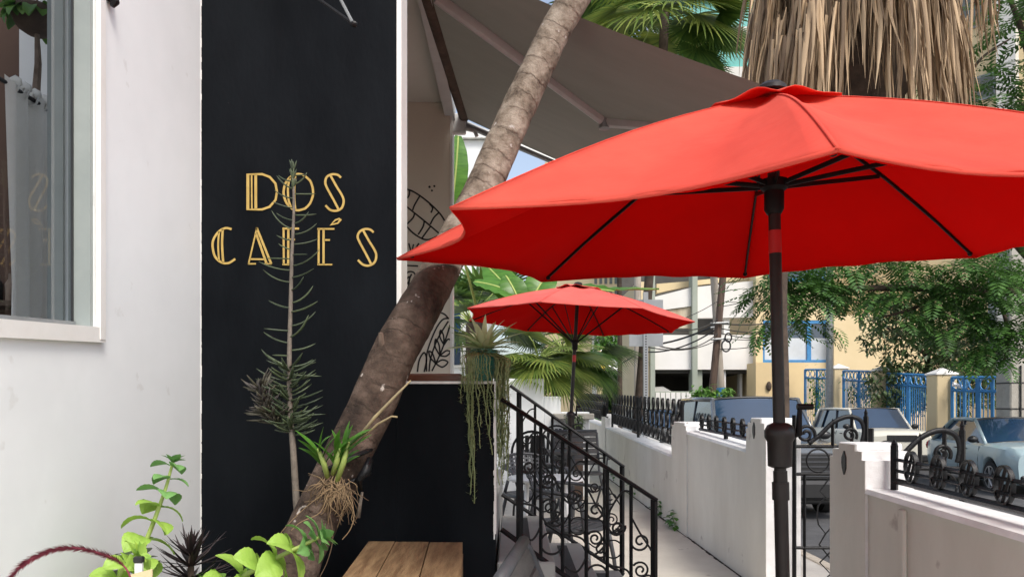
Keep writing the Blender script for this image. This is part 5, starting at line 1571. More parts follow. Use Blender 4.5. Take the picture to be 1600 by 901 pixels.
# ------------------------------------------------------------------ cars
def car(label, loc, rz, body, L_, W_, H_, hood, belt, xs, wheel_r, axles, boxy=0.0, group='cars parked along the street', low_dark=True):
    """x forward. xs = (windscreen foot, windscreen top, roof rear, rear glass foot)"""
    th = thing('parked_car', label, 'car', loc, rz, group)
    hl, hw = L_ / 2, W_ / 2
    st_ = []
    def top(x):
        if x > xs[0]:
            t = (x - xs[0]) / (hl - xs[0]); return belt + 0.01 - (belt - hood) * t ** 1.6 - 0.10 * max(0, t - 0.75) * 2.0
        if x < xs[3]:
            t = (xs[3] - x) / max(0.01, hl + xs[3]); return belt + 0.02 - 0.06 * t
        return belt
    def bot(x):
        z = 0.22
        for a in axles:
            d_ = abs(x - a)
            rr_ = wheel_r * 1.17
            if d_ < rr_: z = max(z, wheel_r + math.sqrt(rr_ * rr_ - d_ * d_) * 0.98)
        return z
    def halfw(x):
        t = abs(x) / hl
        return hw * (1 - (0.16 - 0.08 * boxy) * max(0, (t - 0.72) / 0.28) ** 2)
    n = 72
    prof = MB(); vs = []; m = 9
    for i in range(n + 1):
        x = -hl + L_ * i / n
        zt, zb, wv = top(x), bot(x), halfw(x)
        end = max(0, (abs(x) / hl - 0.93) / 0.07)
        zb = max(zb, 0.22 + 0.12 * end); zt = zt - 0.06 * end * end
        sh = zt - 0.05
        zm = 0.55
        ring = [(0, zb), (wv * 0.93, zb), (wv * 0.975, max(zb + 0.02, 0.36)), (wv, max(zb + 0.04, zm)), (wv * 0.995, max(zb + 0.07, zm + (sh - zm) * 0.6)), (wv * 0.965, max(zb + 0.09, sh)), (wv * 0.90, zt), (wv * 0.5, zt + 0.025), (0, zt + 0.03)]
        vs += [(x, y, z) for y, z in ring] + [(x, -y, z) for y, z in ring[-2:0:-1]]
    k_ = 2 * m - 2
    fs = []
    for i in range(n):
        for j in range(k_):
            l = (j + 1) % k_
            fs.append((i * k_ + j, (i + 1) * k_ + j, (i + 1) * k_ + l, i * k_ + l))
    fs += [tuple(range(k_)), tuple(range((n + 1) * k_ - 1, n * k_ - 1, -1))]
    prof.add(vs, fs)
    bd = prof.build('body', body, th, 35)
    # greenhouse: glass with painted roof and pillars
    gz0, gz1 = belt - 0.01, H_ - 0.05
    gw0, gw1 = hw * 0.90, hw * (0.70 + 0.08 * boxy)
    def corner(i, s):       # 0..3 stations
        return Vector((xs[i], s * (gw0 if i in (0, 3) else gw1) * (0.97 if i == 0 else 1), gz0 if i in (0, 3) else gz1))
    gl = MB()
    A = [[corner(i, s) for i in range(4)] for s in (1, -1)]
    def surf(a, b_, c, d_, bulge):
        nrm = (b_ - a).cross(d_ - a).normalized()
        return lambda u, v: a.lerp(b_, u).lerp(d_.lerp(c, u), v) + nrm * bulge * math.sin(math.pi * u) ** 0.8
    wsg = MB().grid(surf(A[1][0], A[0][0], A[0][1], A[1][1], 0.06), 10, 6).build('windscreen', M['dark_glass'], th, True)
    fsf = surf(A[1][0], A[0][0], A[0][1], A[1][1], 0.06)
    bd_ = [fsf(i / 10, 0) for i in range(11)] + [fsf(1, i / 6) for i in range(1, 7)] + [fsf(1 - i / 10, 1) for i in range(1, 11)] + [fsf(0, 1 - i / 6) for i in range(1, 7)]
    MB().tube(bd_, 0.024, 6).build('windscreen_seal', M['plastic_black'], th, True)
    MB().grid(surf(A[0][3], A[1][3], A[1][2], A[0][2], 0.05), 10, 6).build('rear_window', M['dark_glass'], th, True)
    for s in (0, 1):
        q = [A[s][0], A[s][3], A[s][2], A[s][1]]
        if s == 1: q = [A[s][3], A[s][0], A[s][1], A[s][2]]
        MB().quad(*q).build('side_window', M['dark_glass'], th)
        sg_ = 1 if s == 0 else -1
        off = Vector((0, sg_ * 0.008, 0))
        MB().tube([A[s][0] + off, A[s][1] + off], 0.042, 6, flat=(0.9, 0.6)).build('pillar', body, th, True)
        MB().tube([A[s][3] + off, A[s][2] + off], 0.085, 6, flat=(1.0, 0.5)).build('pillar', body, th, True)
        for fx in ((0.50,) if boxy < 0.9 else (0.42, 0.78)):
            a = A[s][0].lerp(A[s][3], fx); b2 = A[s][1].lerp(A[s][2], fx * 0.92)
            MB().tube([a + off, b2 + off], 0.04, 6, flat=(1.0, 0.4)).build('pillar', M['plastic_black'], th, True)
        MB().tube([A[s][1] + off, A[s][1].lerp(A[s][2], 0.5) + off + Vector((0, 0, 0.02)), A[s][2] + off], 0.04, 8).build('roof_rail', body, th, True)
        # mirror, handles, door seams
        mp = Vector((xs[0] - 0.18, sg_ * (hw + 0.07), belt + 0.08))
        MB().ball(mp, 0.10, 10, 7, (0.75, 1.05, 0.72)).build('mirror', M['plastic_black'], th, True)
        MB().tube([mp, mp + Vector((-0.02, -sg_ * 0.12, -0.06))], 0.022, 6).build('mirror_arm', M['plastic_black'], th, True)
        for fx in (0.55, 0.05) if True else ():
            hx = xs[0] - 0.25 - (1 - fx) * 0.95
            MB().tube([(hx, sg_ * (hw * 0.985 + 0.016), belt - 0.13), (hx - 0.13, sg_ * (hw * 0.985 + 0.016), belt - 0.13)], 0.014, 6).build('door_handle', M['plastic_black'], th, True)
        for sx in (xs[0] - 0.12, xs[0] - 1.12, xs[0] - 2.0):
            MB().tube([(sx, sg_ * hw * 0.975, belt - 0.06), (sx - 0.02, sg_ * hw * 1.0, 0.62), (sx - 0.02, sg_ * hw * 0.985, 0.36)], 0.006, 5).build('door_seam', M['plastic_black'], th)
        MB().tube([(axles[1] + wheel_r * 1.25, sg_ * hw * 0.972, 0.27), (axles[0] - wheel_r * 1.25, sg_ * hw * 0.972, 0.27)], 0.04, 6).build('sill_trim', body if not low_dark else M['plastic_black'], th, True)
        for a in axles:
            wh = MB().tube([(a, sg_ * (hw - 0.20), wheel_r), (a, sg_ * (hw - 0.015), wheel_r)], wheel_r, 24).build('wheel', M['tyre'], th, 40)
            rm = MB()
            rm.tube([(a, sg_ * (hw - 0.03), wheel_r), (a, sg_ * (hw - 0.008), wheel_r)], wheel_r * 0.20, 12)
            for q_ in range(7):
                an = q_ * 6.283 / 7
                rm.tube([(a + 0.1 * wheel_r * math.cos(an), sg_ * (hw - 0.012), wheel_r + 0.1 * wheel_r * math.sin(an)), (a + 0.66 * wheel_r * math.cos(an), sg_ * (hw - 0.014), wheel_r + 0.66 * wheel_r * math.sin(an))], 0.035, 5, flat=(1.0, 0.35))
            rm.build('rim', M['rim'], wh, 40)
            o_ = ring_mesh('rim_ring', wheel_r * 0.70, 0.012, wheel_r * 0.06, 24).build('rim_ring', M['rim'], wh, 40, (a, sg_ * (hw - 0.010), wheel_r))
            o_.rotation_euler = (0, 0, R(90))
        MB().ball((hl - 0.17, sg_ * hw * 0.70, hood - 0.13), 0.16, 12, 8, (0.9, 1.15, 0.62)).build('headlight', M['lamp_glass'], th, True)
        MB().ball((hl - 0.13, sg_ * hw * 0.72, hood - 0.27), 0.07, 10, 6, (0.9, 1.5, 0.6)).build('indicator', M['lamp_amber'], th, True)
        MB().ball((-hl + 0.10, sg_ * hw * 0.78, belt - 0.17), 0.15, 10, 6, (0.8, 0.9, 0.9)).build('tail_light', M['lamp_red'], th, True)
    rfz = lambda u, v: Vector((xs[1] + (xs[2] - xs[1]) * u, (v - 0.5) * 2 * gw1, gz1 + 0.008 + 0.045 * math.sin(math.pi * v) ** 0.6 * (0.55 + 0.45 * math.sin(math.pi * u))))
    MB().grid(rfz, 14, 10).build('roof', body, th, True)
    gr_ = MB().bbox(hl - 0.10, hl + 0.012, -hw * 0.46, hw * 0.46, hood - 0.24, hood - 0.06, 0.015).build('grille', M['plastic_black'], th)
    for i in range(4):
        MB().box(hl + 0.0125, hl + 0.02, -hw * 0.44, hw * 0.44, hood - 0.225 + i * 0.042, hood - 0.207 + i * 0.042).build('grille_bar', M['grey_metal'] if boxy < 0.5 else M['plastic_black'], gr_)
    MB().bbox(hl - 0.12, hl + 0.03, -hw * 0.82, hw * 0.82, 0.24, 0.42, 0.03).build('bumper', M['plastic_black'], th)
    MB().box(hl + 0.031, hl + 0.036, -0.16, 0.16, 0.43, 0.53).build('number_plate', M['plastic_white'], th)
    return th
ST = -0.47
suv = car('dark silver sport utility vehicle with a blue windscreen behind the near pier', (4.18, 13.75, ST), R(-90), M['car_silver'], 4.6, 1.90, 1.86, 1.05, 1.14, (1.15, 0.55, -1.95, -2.2), 0.37, (1.35, -1.40), 0.8)
MB().bbox(2.26, 2.335, -0.60, 0.60, 0.60, 1.0, 0.02).build('grille_surround', M['plastic_black'], suv)
for i in range(5): MB().box(2.336, 2.346, -0.56, 0.56, 0.65 + i * 0.07, 0.672 + i * 0.07).build('grille_slat', M['chair_dark'], suv)
MB().bbox(2.20, 2.42, -0.86, 0.86, 0.30, 0.595, 0.05).build('bumper_guard', M['plastic_black'], suv)
for s_ in (-1, 1):
    MB().bbox(2.22, 2.325, s_ * 0.76 - 0.13, s_ * 0.76 + 0.13, 0.74, 0.98, 0.03).build('headlamp', M['lamp_glass'], suv)
    MB().lathe([(0.07, 0), (0.07, 0.02), (0.05, 0.025)], (0, 0, 0), 12).build('fog_lamp', M['lamp_glass'], suv, 40, (2.425, s_ * 0.6, 0.45)).rotation_euler = (0, R(90), 0)
car('off-white boxy hatchback parked beside the blue fence', (10.35, 22.4, ST), R(-91), M['car_white'], 4.2, 1.76, 1.66, 1.0, 1.06, (1.05, 0.45, -1.75, -2.0), 0.32, (1.25, -1.30), 0.9)
car('pale blue grey sedan parked at the right edge', (10.42, 16.25, ST), R(-99), M['car_blue'], 4.45, 1.72, 1.46, 0.90, 0.95, (0.95, 0.15, -0.95, -1.65), 0.315, (1.33, -1.30), 0.25)
car('white car farther up the street behind the silver vehicle', (4.3, 22.5, ST), R(-90), M['car_plain'], 4.4, 1.75, 1.62, 0.98, 1.05, (1.0, 0.4, -1.5, -1.95), 0.32, (1.3, -1.3), 0.6)

# ------------------------------------------------------------------ blue fence across the street
XB = 10.65
def ztop(Y): return EYE + {19: 0.80, 22: 0.98, 25.5: 1.20}.get(Y, 0.80 + (Y - 19) * 0.062)
def post_b(px, Y, wpx, py, label):
    Y *= 1.2
    x = (px - 800) / FPX * Y
    th = thing('fence_pillar', label, 'pillar', (x, Y, -0.35), 0, 'yellow pillars of the blue fence')
    h = wpx / FPX * Y / 2
    zt = EYE + (HZ - py) / FPX * Y + 0.35
    MB().bbox(-h, h, -h, h, 0, zt - h * 0.75, 0.02).build('shaft', M['cream'], th)
    MB().add([(-h * 1.12, -h * 1.12, zt - h * 0.748), (h * 1.12, -h * 1.12, zt - h * 0.748), (h * 1.12, h * 1.12, zt - h * 0.748), (-h * 1.12, h * 1.12, zt - h * 0.748), (-h * 1.12, -h * 1.12, zt - h * 0.6), (h * 1.12, -h * 1.12, zt - h * 0.6), (h * 1.12, h * 1.12, zt - h * 0.6), (-h * 1.12, h * 1.12, zt - h * 0.6), (0, 0, zt)],
             [(3, 2, 1, 0), (0, 1, 5, 4), (1, 2, 6, 5), (2, 3, 7, 6), (3, 0, 4, 7), (4, 5, 8), (5, 6, 8), (6, 7, 8), (7, 4, 8)]).build('cap', M['white_trim'], th)
post_b(1471, 19.0, 31, 574, 'nearest yellow fence pillar with a pyramid cap left of the blue gate')
post_b(1377.5, 22.2, 23, 571, 'middle yellow fence pillar with a worn cap behind the boxy car')
post_b(1310, 25.6, 22, 568, 'farthest yellow fence pillar beside the grey lamp post')
def blue_panel(name, label, px0, Y0, top0, px1, Y1, top1, dia, sp, cat='fence'):
    Y0, Y1, dia, sp = Y0 * 1.2, Y1 * 1.2, dia * 1.2, sp * 1.15
    a = P(px0, top0, Y0); c = P(px1, top1, Y1)
    th = thing(name, label, cat, (a.x, a.y, -0.35), 0, 'blue fence along the far pavement')
    o_ = th.location
    A_, C_ = a - o_, c - o_
    flat = Vector((C_.x - A_.x, C_.y - A_.y, 0)); ln_ = flat.length
    m = M['blue']
    for dz in (0.0, -dia - 0.05):
        MB().bar(A_ + Vector((0, 0, dz)), C_ + Vector((0, 0, dz)), 0.055).build('rail', m, th)
    MB().bar(Vector((A_.x, A_.y, 0.25)), Vector((C_.x, C_.y, 0.25)), 0.05).build('rail', m, th)
    n = max(2, int(ln_ / sp))
    src = None
    for i in range(n + 1):
        p = A_.lerp(C_, i / n)
        thick = 0.075 if i in (0, n) or i == n // 2 else 0.026
        MB().bar((p.x, p.y, 0.05), (p.x, p.y, p.z - (dia + 0.05 if thick < 0.05 else 0)), thick).build('bar' if thick < 0.05 else 'post', m, th)
    nr = max(2, int(ln_ / (dia * 1.05)))
    ang = math.atan2(flat.y, flat.x)
    for i in range(nr):
        p = A_.lerp(C_, (i + 0.5) / nr) + Vector((0, 0, -dia / 2 - 0.025))
        if src is None:
            src = ring_mesh('ring', dia / 2, 0.03, 0.025, 16).build('ring', m, th, 40, p); o2 = src
        else: o2 = inst(src, 'ring', th, p)
        o2.rotation_euler = (0, 0, ang - math.pi / 2)
    return th
blue_panel('blue_fence_panel', 'blue railing panel farthest left with vines behind the lamp post', 1258, 27.5, 577, 1299, 26.0, 577, 0.26, 0.12)
blue_panel('blue_fence_panel', 'blue railing panel between the two farthest pillars', 1318, 25.2, 579, 1369, 22.6, 580, 0.26, 0.12)
blue_panel('blue_fence_panel', 'blue railing panel between the middle and nearest pillars', 1387, 21.9, 583, 1456, 19.3, 586, 0.26, 0.12)
blue_panel('blue_gate', 'blue barred gate with rings right of the nearest pillar', 1488, 18.7, 589, 1527, 17.8, 589, 0.28, 0.14, 'gate')
blue_panel('blue_gate', 'blue barred gate leaf beside the concrete pole', 1530, 17.75, 589, 1580, 16.8, 589, 0.28, 0.14, 'gate')

# ------------------------------------------------------------------ buildings across the street
yb = thing('yellow_building', 'pale yellow building with blue framed windows across the street', 'building', (0, 0, 0))
Yb = 35.0
def rc(px0, px1, py0, py1, Y): a, c = P(px0, py0, Y), P(px1, py1, Y); return a.x, c.x, c.z, a.z
x0, x1, z0, z1 = rc(1192, 1301, 500, 566, Yb)
bx0, bx1 = P(1181, 0, Yb).x, P(1303, 0, Yb).x
b_ = MB()
b_.box(bx0, x0, Yb, Yb + 6, -0.4, 9.5); b_.box(x1, bx1, Yb, Yb + 6, -0.4, 9.5)
b_.box(x0, x1, Yb, Yb + 6, -0.4, z0); b_.box(x0, x1, Yb, Yb + 6, z1, 9.5); b_.box(x0, x1, Yb + 0.4, Yb + 6, z0 + 0.001, z1 - 0.001)
b_.build('wall', M['cream'], yb)
wn = MB()
for i in range(4):
    xx = x0 + (x1 - x0) * i / 3
    wn.box(xx - 0.09, xx + 0.09, Yb + 0.02, Yb + 0.2, z0 + 0.002, z1 - 0.002)
wn.box(x0, x1, Yb + 0.021, Yb + 0.199, z0 + 0.003, z0 + 0.12); wn.box(x0, x1, Yb + 0.021, Yb + 0.199, z1 - 0.15, z1 - 0.003)
wo_ = wn.build('window', M['blue'], yb)
for i in range(3):
    xa, xb = x0 + (x1 - x0) * i / 3 + 0.095, x0 + (x1 - x0) * (i + 1) / 3 - 0.095
    MB().box(xa, xb, Yb + 0.1, Yb + 0.14, z0 + 0.125, z0 + (z1 - z0) * 0.58).build('panel', M['blinds'], wo_)
    MB().box(xa, xb, Yb + 0.11, Yb + 0.13, z0 + (z1 - z0) * 0.585, z1 - 0.155).build('pane', M['dark_glass'], wo_)
ux0, ux1, uz0, uz1 = rc(1200, 1290, 395, 440, Yb)
un = MB().box(ux0, ux1, Yb - 0.03, Yb - 0.002, uz0, uz1).build('window', M['blue'], yb)
MB().box(ux0 + 0.15, ux1 - 0.15, Yb - 0.04, Yb - 0.031, uz0 + 0.15, uz1 - 0.15).build('pane', M['dark_glass'], un)
a, c, e, f = rc(1181, 1258, 566, 700, 33.6)
lw = MB().box(a, c, 33.6, 34.9, -0.4, f).build('front_wall', M['yellow'], yb)
lp = P(1202, 603, 33.5)
MB().ball((lp.x, 33.54, lp.z), 0.15, 8, 6, (0.8, 0.6, 1.4)).build('wall_lamp', M['bark_dark'], lw, True)
a, c, e, f = rc(1303, 1378, 492, 700, 34.5)
MB().box(a, c, 34.5, 41, -0.4, f).build('side_wing', M['cream'], yb)
a, c, e, f = rc(1378, 1410, 500, 700, 37.5)
MB().box(a + 0.01, c + 5, 37.5, 41, -0.4, f).build('back_wing', M['cream'], yb)
# tall block behind the trees
tbk = thing('tall_yellow_block', 'tall pale yellow apartment block behind the feathery tree', 'building', (21.5, 36.6, -0.4))
ang = math.atan2(-10, 9)
tbk.rotation_euler = (0, 0, ang)
MB().box(-9, 19, 0, 8, 0, 34).build('wall', M['cream'], tbk)
def tw(u0, u1, v0, v1, m=None):
    o_ = MB().box(u0, u1, -0.06, -0.002, v0, v1).build('window', M['grey_metal'], tbk)
    MB().box(u0 + 0.1, u1 - 0.1, -0.075, -0.061, v0 + 0.1, v1 - 0.1).build('pane', M['shutter'], o_)
    return o_
def tuv(px, py):     # pixel to position on the rotated facade
    dx, dy = math.cos(ang), math.sin(ang)
    k = (px - 800) / FPX
    u = (k * 36.6 - 21.5) / (dx - k * dy)
    Yv = 36.6 + u * dy
    return u, EYE + (HZ - py) / FPX * Yv + 0.4
for (pa, qa, pb2, qb) in ((1500, 52, 1546, -40), (1478, 172, 1556, 112), (1440, 300, 1510, 230), (1568, 40, 1640, -60), (1590, 260, 1660, 180)):
    ua, va = tuv(pa, qa); ub, vb = tuv(pb2, qb)
    tw(ua, ub, va, vb if vb > va else va + 1.5)
ua, va = tuv(1562, 180); ub, _ = tuv(1592, 180)
MB().box(ua, ub, -0.5, -0.003, 0.5, 30).build('stair_column', M['garage_white'], tbk)
# parking garage
gg = thing('parking_garage', 'white parking garage with open decks beyond the parked cars', 'building', (0, 0, 0))
Yg = 35.4
def gbox(px0, px1, pt, pb_, y0, y1, m, nm): 
    a, c, e, f = rc(px0, px1, pt, pb_, Yg)
    return MB().box(a, c, Yg + y0, Yg + y1, e, f).build(nm, m, gg)
def gpoly(pts, y0, y1, m, nm):
    return MB().prism([(P(x, y, Yg).x, P(x, y, Yg).z) for x, y in pts], 'y', Yg + y0, Yg + y1).build(nm, m, gg)
gbox(996, 1215, 380, 690, 6.0, 6.3, M['garage_dark'], 'back_wall')
gbox(1000, 1215, 577, 582, 0.31, 6, M['garage_dark'], 'deck')
gbox(1000, 1215, 522, 527, 0.31, 6, M['garage_white'], 'deck')
gbox(1020, 1180.5, 523, 577, 0, 0.3, M['garage_white'], 'parapet')
gpoly([(1021, 464), (1080, 449), (1180.5, 438), (1180.5, 495), (1088, 497), (1080, 478), (1021, 486)], 0.01, 0.3, M['garage_white'], 'ramp_parapet')
gpoly([(1021, 486.5), (1080, 478.5), (1080, 512), (1021, 512)], 0.1, 0.32, M['garage_stain'], 'stained_parapet')
gpoly([(1030, 440), (1080, 436), (1180, 425), (1180, 432), (1080, 444), (1030, 455)], 0.6, 0.9, M['cream'], 'upper_ramp')
for (pa, pb2) in ((1080, 1088), (1015, 1022)):
    gbox(pa, pb2, 400, 690, -0.25, 0.5, M['garage_green'], 'column')
gbox(1089, 1099, 577.5, 690, 0.2, 1.0, M['garage_green'], 'column')
gbox(1133, 1142, 495.5, 522.5, 0.2, 0.9, M['garage_white'], 'column')
gbox(1166, 1170, 577.5, 690, 1.0, 1.4, M['garage_white'], 'column')
gbox(1133, 1136, 577.5, 690, 0.2, 0.6, M['garage_white'], 'column')
gbox(996, 1014.8, 440, 690, 0.0, 5, M['cream'], 'stair_tower')
gpoly([(1136, 604), (1150, 608), (1175, 622), (1175, 690), (1136, 690)], 2.5, 2.7, M['garage_white'], 'ramp_wall')
gpoly([(1022, 604), (1040, 603), (1056, 612), (1056, 690), (1022, 690)], 0.6, 0.8, M['garage_white'], 'ramp_wall')
fr_ = gbox(1022, 1080, 611, 640, -0.2, -0.15, M['garage_green'], 'screen_fence')
for i in range(7):
    gbox(1023 + i * 8, 1029.5 + i * 8, 613, 640, -0.24, -0.201, M['garage_white'], 'screen_panel')
# far white and beige buildings down the street, teal tower
fb = thing('distant_beige_building', 'distant beige building with small windows at the end of the street', 'building', (0, 70, -0.5))
MB().box(3.0, 12, 0, 10, 0, 24).build('wall', M['cream'], fb)
fbw = MB().box(7.3, 9.7, -0.01, 10, 0, 9.5).build('wall', M['garage_white'], fb)
for i in range(9):
    for j in range(5):
        o_ = MB().box(7.5 + j * 0.46, 7.75 + j * 0.46, -0.05, -0.012, 4.9 + i * 1.0, 5.5 + i * 1.0).build('window', M['shutter'], fb)
tt = thing('teal_tower', 'tall tower with teal balcony panels and white floor slabs', 'building', (11.6, 58, -0.5))
MB().box(0, 8.5, 0.6, 8, 0, 42).build('core', M['garage_white'], tt)
for i in range(13):
    MB().box(-0.3, 8.8, -0.6, 0.59, 2.2 + i * 3.0, 3.1 + i * 3.0).build('floor_slab', M['garage_white'], tt)
    MB().box(-0.2, 8.7, -0.2, 0.4, 3.101 + i * 3.0, 5.199 + i * 3.0).build('balcony_panel', M['teal'], tt)

# ------------------------------------------------------------------ poles, wires, sign
def pole(name, label, base_px, Y, top_px, top_y, r0, r1, m, zb=-0.45, cat='pole', group='poles along the street'):
    a = P(base_px, 0, Y); a.z = zb
    c = P(top_px, top_y, Y)
    th = thing(name, label, cat, a, 0, group)
    o_ = MB().tube([Vector((0, 0, 0)), (c - a) * 0.5, c - a], [r0, (r0 + r1) / 2, r1], 12).build('shaft', m, th, 40)
    return th
u1 = pole('utility_pole', 'dark leaning wooden utility pole carrying the cables in front of the garage', 1102, 21, 1139, 330, 0.11, 0.09, M['pole_wood'])
u2 = pole('utility_pole', 'pale grey wooden utility pole crossing behind the dark leaning one', 1134, 21.5, 1109, 330, 0.115, 0.10, M['pole_grey'])
q = P(1127, 612, 21.5)
MB().tube([Vector((q.x - u2.location.x - 0.002, 0, q.z - 0.12 + 0.45)), Vector((q.x - u2.location.x - 0.016, 0, q.z + 0.12 + 0.45))], 0.119, 12).build('blue_band', M['blue'], u2, 40)
for (px, py, r_) in ((1138, 527, 0.115), (1134.5, 540, 0.155)):
    p = P(px, py, 20.8)
    MB().tube([p - u1.location + Vector((r_ * 0.75 * math.cos(a), 0, r_ * math.sin(a))) for a in [i * 6.283 / 20 for i in range(21)]], 0.022, 6).build('cable_coil', M['wire'], u1, True)
for (py, dx) in ((505, 0.18), (512, -0.2), (530, 0.16)):
    p = P(1122, py, 20.85) - u1.location
    MB().tube([p + Vector((-0.2, 0, 0)), p + Vector((dx + 0.1, 0, 0.02))], 0.03, 6).build('bracket', M['grey_metal'], u1)
pole('utility_pole', 'pale wooden pole just right of the brown palm trunk', 997, 24, 996, 400, 0.115, 0.11, M['pole_grey'])
lp_ = pole('lamp_post', 'grey metal lamp post rising before the blue fence', 1296, 28.5, 1297, 330, 0.14, 0.11, M['grey_metal'], cat='lamp post', group=None)
q = P(1296.5, 533, 28.5) - lp_.location
MB().lathe([(0.13, -0.07), (0.17, -0.04), (0.17, 0.04), (0.13, 0.07)], q, 14).build('collar', M['grey_metal'], lp_, 40)
cpn = thing('concrete_pole', 'square concrete utility pole at the right edge above the sedan', 'pole', (P(1589, 0, 19.5).x, 19.5, -0.4))
MB().bbox(-0.36, 0.41, -0.3, 0.3, 0, 8, 0.03).build('shaft', M['pole_concrete'], cpn)
MB().bbox(-0.66, -0.362, -0.2, 0.15, 3.0, 4.9, 0.02).build('meter_box', M['grey_metal'], cpn)
MB().tube([(-0.12, -0.33, 0.6), (-0.12, -0.33, 2.65)], 0.022, 6).build('cable', M['wire'], cpn)
for zz in (1.55, 2.2): MB().bbox(-0.37, 0.42, -0.31, 0.31, zz, zz + 0.035, 0.003).build('steel_band', M['wire'], cpn)
cc = thing('security_camera', 'small white security camera on the blue gate', 'camera', P(1494, 602, 22.2))
MB().tube([(-0.12, -0.05, 0.04), (0.1, -0.08, -0.03)], 0.06, 8).build('body', M['plastic_white'], cc, 40)
MB().tube([(0, 0, 0.0), (-0.02, 0.12, 0.1)], 0.02, 6).build('mount', M['plastic_white'], cc)
ss = thing('street_sign', 'back of a grey traffic sign on a perforated post beyond the wall', 'sign', (P(1008, 0, 11.0).x, 11.0, -0.35))
so3 = ss.location
a, c = P(983, 541, 11.0) - so3, P(1036, 468, 11.0) - so3
MB().bbox(a.x, c.x, -0.006, 0.002, a.z, c.z, 0.003).build('plate', M['sign_grey'], ss)
pst = MB().box(-0.032, 0.032, -0.07, -0.007, 0, c.z + 0.1).build('post', M['sign_grey'], ss)
hole = None
for i in range(52):
    zz = 0.9 + i * 0.038
    if hole is None: hole = MB().prism([(0.011 * math.cos(k * 0.785), 0.011 * math.sin(k * 0.785)) for k in range(8)], 'y', -0.0715, -0.0695).build('hole', M['wire'], pst, False, (0, 0, zz))
    else: inst(hole, 'hole', pst, (0, 0, zz))
# cables
def cable(i, p0, p1, sag, r_, label):
    p0, p1 = P(*p0), P(*p1)
    q = []
    for k in range(21):
        t = k / 20
        v = p0.lerp(p1, t); v.z -= sag * 4 * t * (1 - t); q.append(v)
    o_ = MB().tube(q, r_, 5).build('overhead_cable', M['wire'])
    tag(o_, label, 'cable', 'overhead cables between the poles')
cl_ = [((1122, 505, 21), (996, 540, 24), 0.15, 0.03), ((1122, 512, 21), (996, 548, 24), 0.25, 0.022), ((1122, 498, 21), (985, 490, 13), 0.3, 0.014), ((1122, 520, 21), (985, 520, 13), 0.35, 0.014), ((1122, 530, 21), (985, 535, 13), 0.2, 0.012), ((1122, 470, 21), (990, 520, 13), 0.1, 0.010),
       ((1122, 505, 21), (1250, 490, 33), 0.2, 0.022), ((1122, 512, 21), (1250, 505, 33), 0.25, 0.018), ((1122, 519, 21), (1250, 512, 33), 0.3, 0.014), ((1122, 528, 21), (1250, 520, 33), 0.15, 0.012), ((1122, 545, 21), (1250, 512, 33), 0.25, 0.013), ((1122, 480, 21), (1260, 440, 33), 0.1, 0.012), ((1122, 470, 21), (1260, 455, 33), 0.2, 0.010),
       ((996, 545, 24), (905, 545, 30), 0.3, 0.02), ((996, 552, 24), (905, 570, 30), 0.3, 0.02)]
cl_names = ['thick black cable sagging from the leaning pole towards the pale wooden pole', 'second thick cable running just below the thickest one to the pale pole', 'uppermost level cable from the leaning pole to the palm trunk on the left', 'middle sagging cable from the leaning pole to the palm trunk on the left', 'lowest level cable from the leaning pole to the palm trunk on the left', 'slanting thin cable dropping leftwards from high on the leaning pole',
            'thickest cable from the leaning pole rightwards past the garage deck', 'second cable down from the leaning pole towards the yellow building', 'third cable down from the leaning pole towards the yellow building', 'fourth cable down from the leaning pole towards the yellow building', 'lowest cable rising from the coils towards the yellow building', 'highest cable climbing from the leaning pole into the feathery tree', 'second highest cable from the leaning pole towards the feathery tree',
            'upper cable running down the street from the pale pole', 'lower cable running down the street from the pale pole']
for i, (a, c, sg_, r_) in enumerate(cl_):
    lb = cl_names[i]
    cable(i, a, c, sg_, r_, lb)
ts = thing('traffic_signal', 'pale traffic signal mast arm far down the street', 'traffic light', (P(938, 0, 34).x, 34, -0.5))
t0 = ts.location
MB().tube([P(968, 572, 34) - t0, P(938, 548, 34) - t0], 0.09, 6).build('mast_arm', M['plastic_white'], ts)
MB().tube([P(968, 578, 34) - t0, P(930, 566, 34) - t0], 0.07, 6).build('mast_arm', M['plastic_white'], ts)
MB().tube([P(937, 548, 34) - t0, Vector((P(937, 548, 34).x - t0.x, 0, 0))], 0.14, 8).build('mast', M['cream'], ts)
MB().bbox(-0.35, 0.2, -0.2, 0.2, 2.7, 3.7, 0.04).build('signal_head', M['flower'], ts)

# ------------------------------------------------------------------ trees across the street
def feather_frond(mb, p, dv, ln, npin, wd, droop):
    """bipinnate leaf: side pinnae left and right of a drooping rachis, each a fringed blade"""
    p = Vector(p); dv = Vector(dv).normalized()
    sd = dv.cross(Vector((0, 0, 1)))
    if sd.length < 1e-3: sd = Vector((1, 0, 0))
    sd.normalize()
    for i in range(npin):
        t = (i + 0.6) / npin
        dv = (dv + Vector((0, 0, -droop / npin))).normalized()
        p = p + dv * (ln / npin)
        pl = wd * math.sin(math.pi * (0.12 + 0.80 * t)) 
        up = sd.cross(dv).normalized()
        for s in (-1, 1):
            d2 = (sd * s + dv * 0.55 + up * random.uniform(-0.15, 0.15) + Vector((0, 0, -0.15))).normalized()
            e = p + d2 * pl
            w2 = dv * (ln / npin) * 0.42
            m_ = p.lerp(e, 0.55)
            mb.add([p, m_ + w2, e, m_ - w2], [(0, 1, 2, 3)])
def tree_base(name, label, base, limbs, m, cat='tree'):
    th = thing(name, label, cat, base)
    b0 = Vector(base)
    b_ = MB()
    for q, r0, r1 in limbs:
        qq = cat_rom([Vector(v) - b0 for v in q], 6)
        b_.tube(qq, [r0 + (r1 - r0) * i / (len(qq) - 1) for i in range(len(qq))], 8)
    b_.build('trunk', m, th, True)
    return th, b0
random.seed(121)
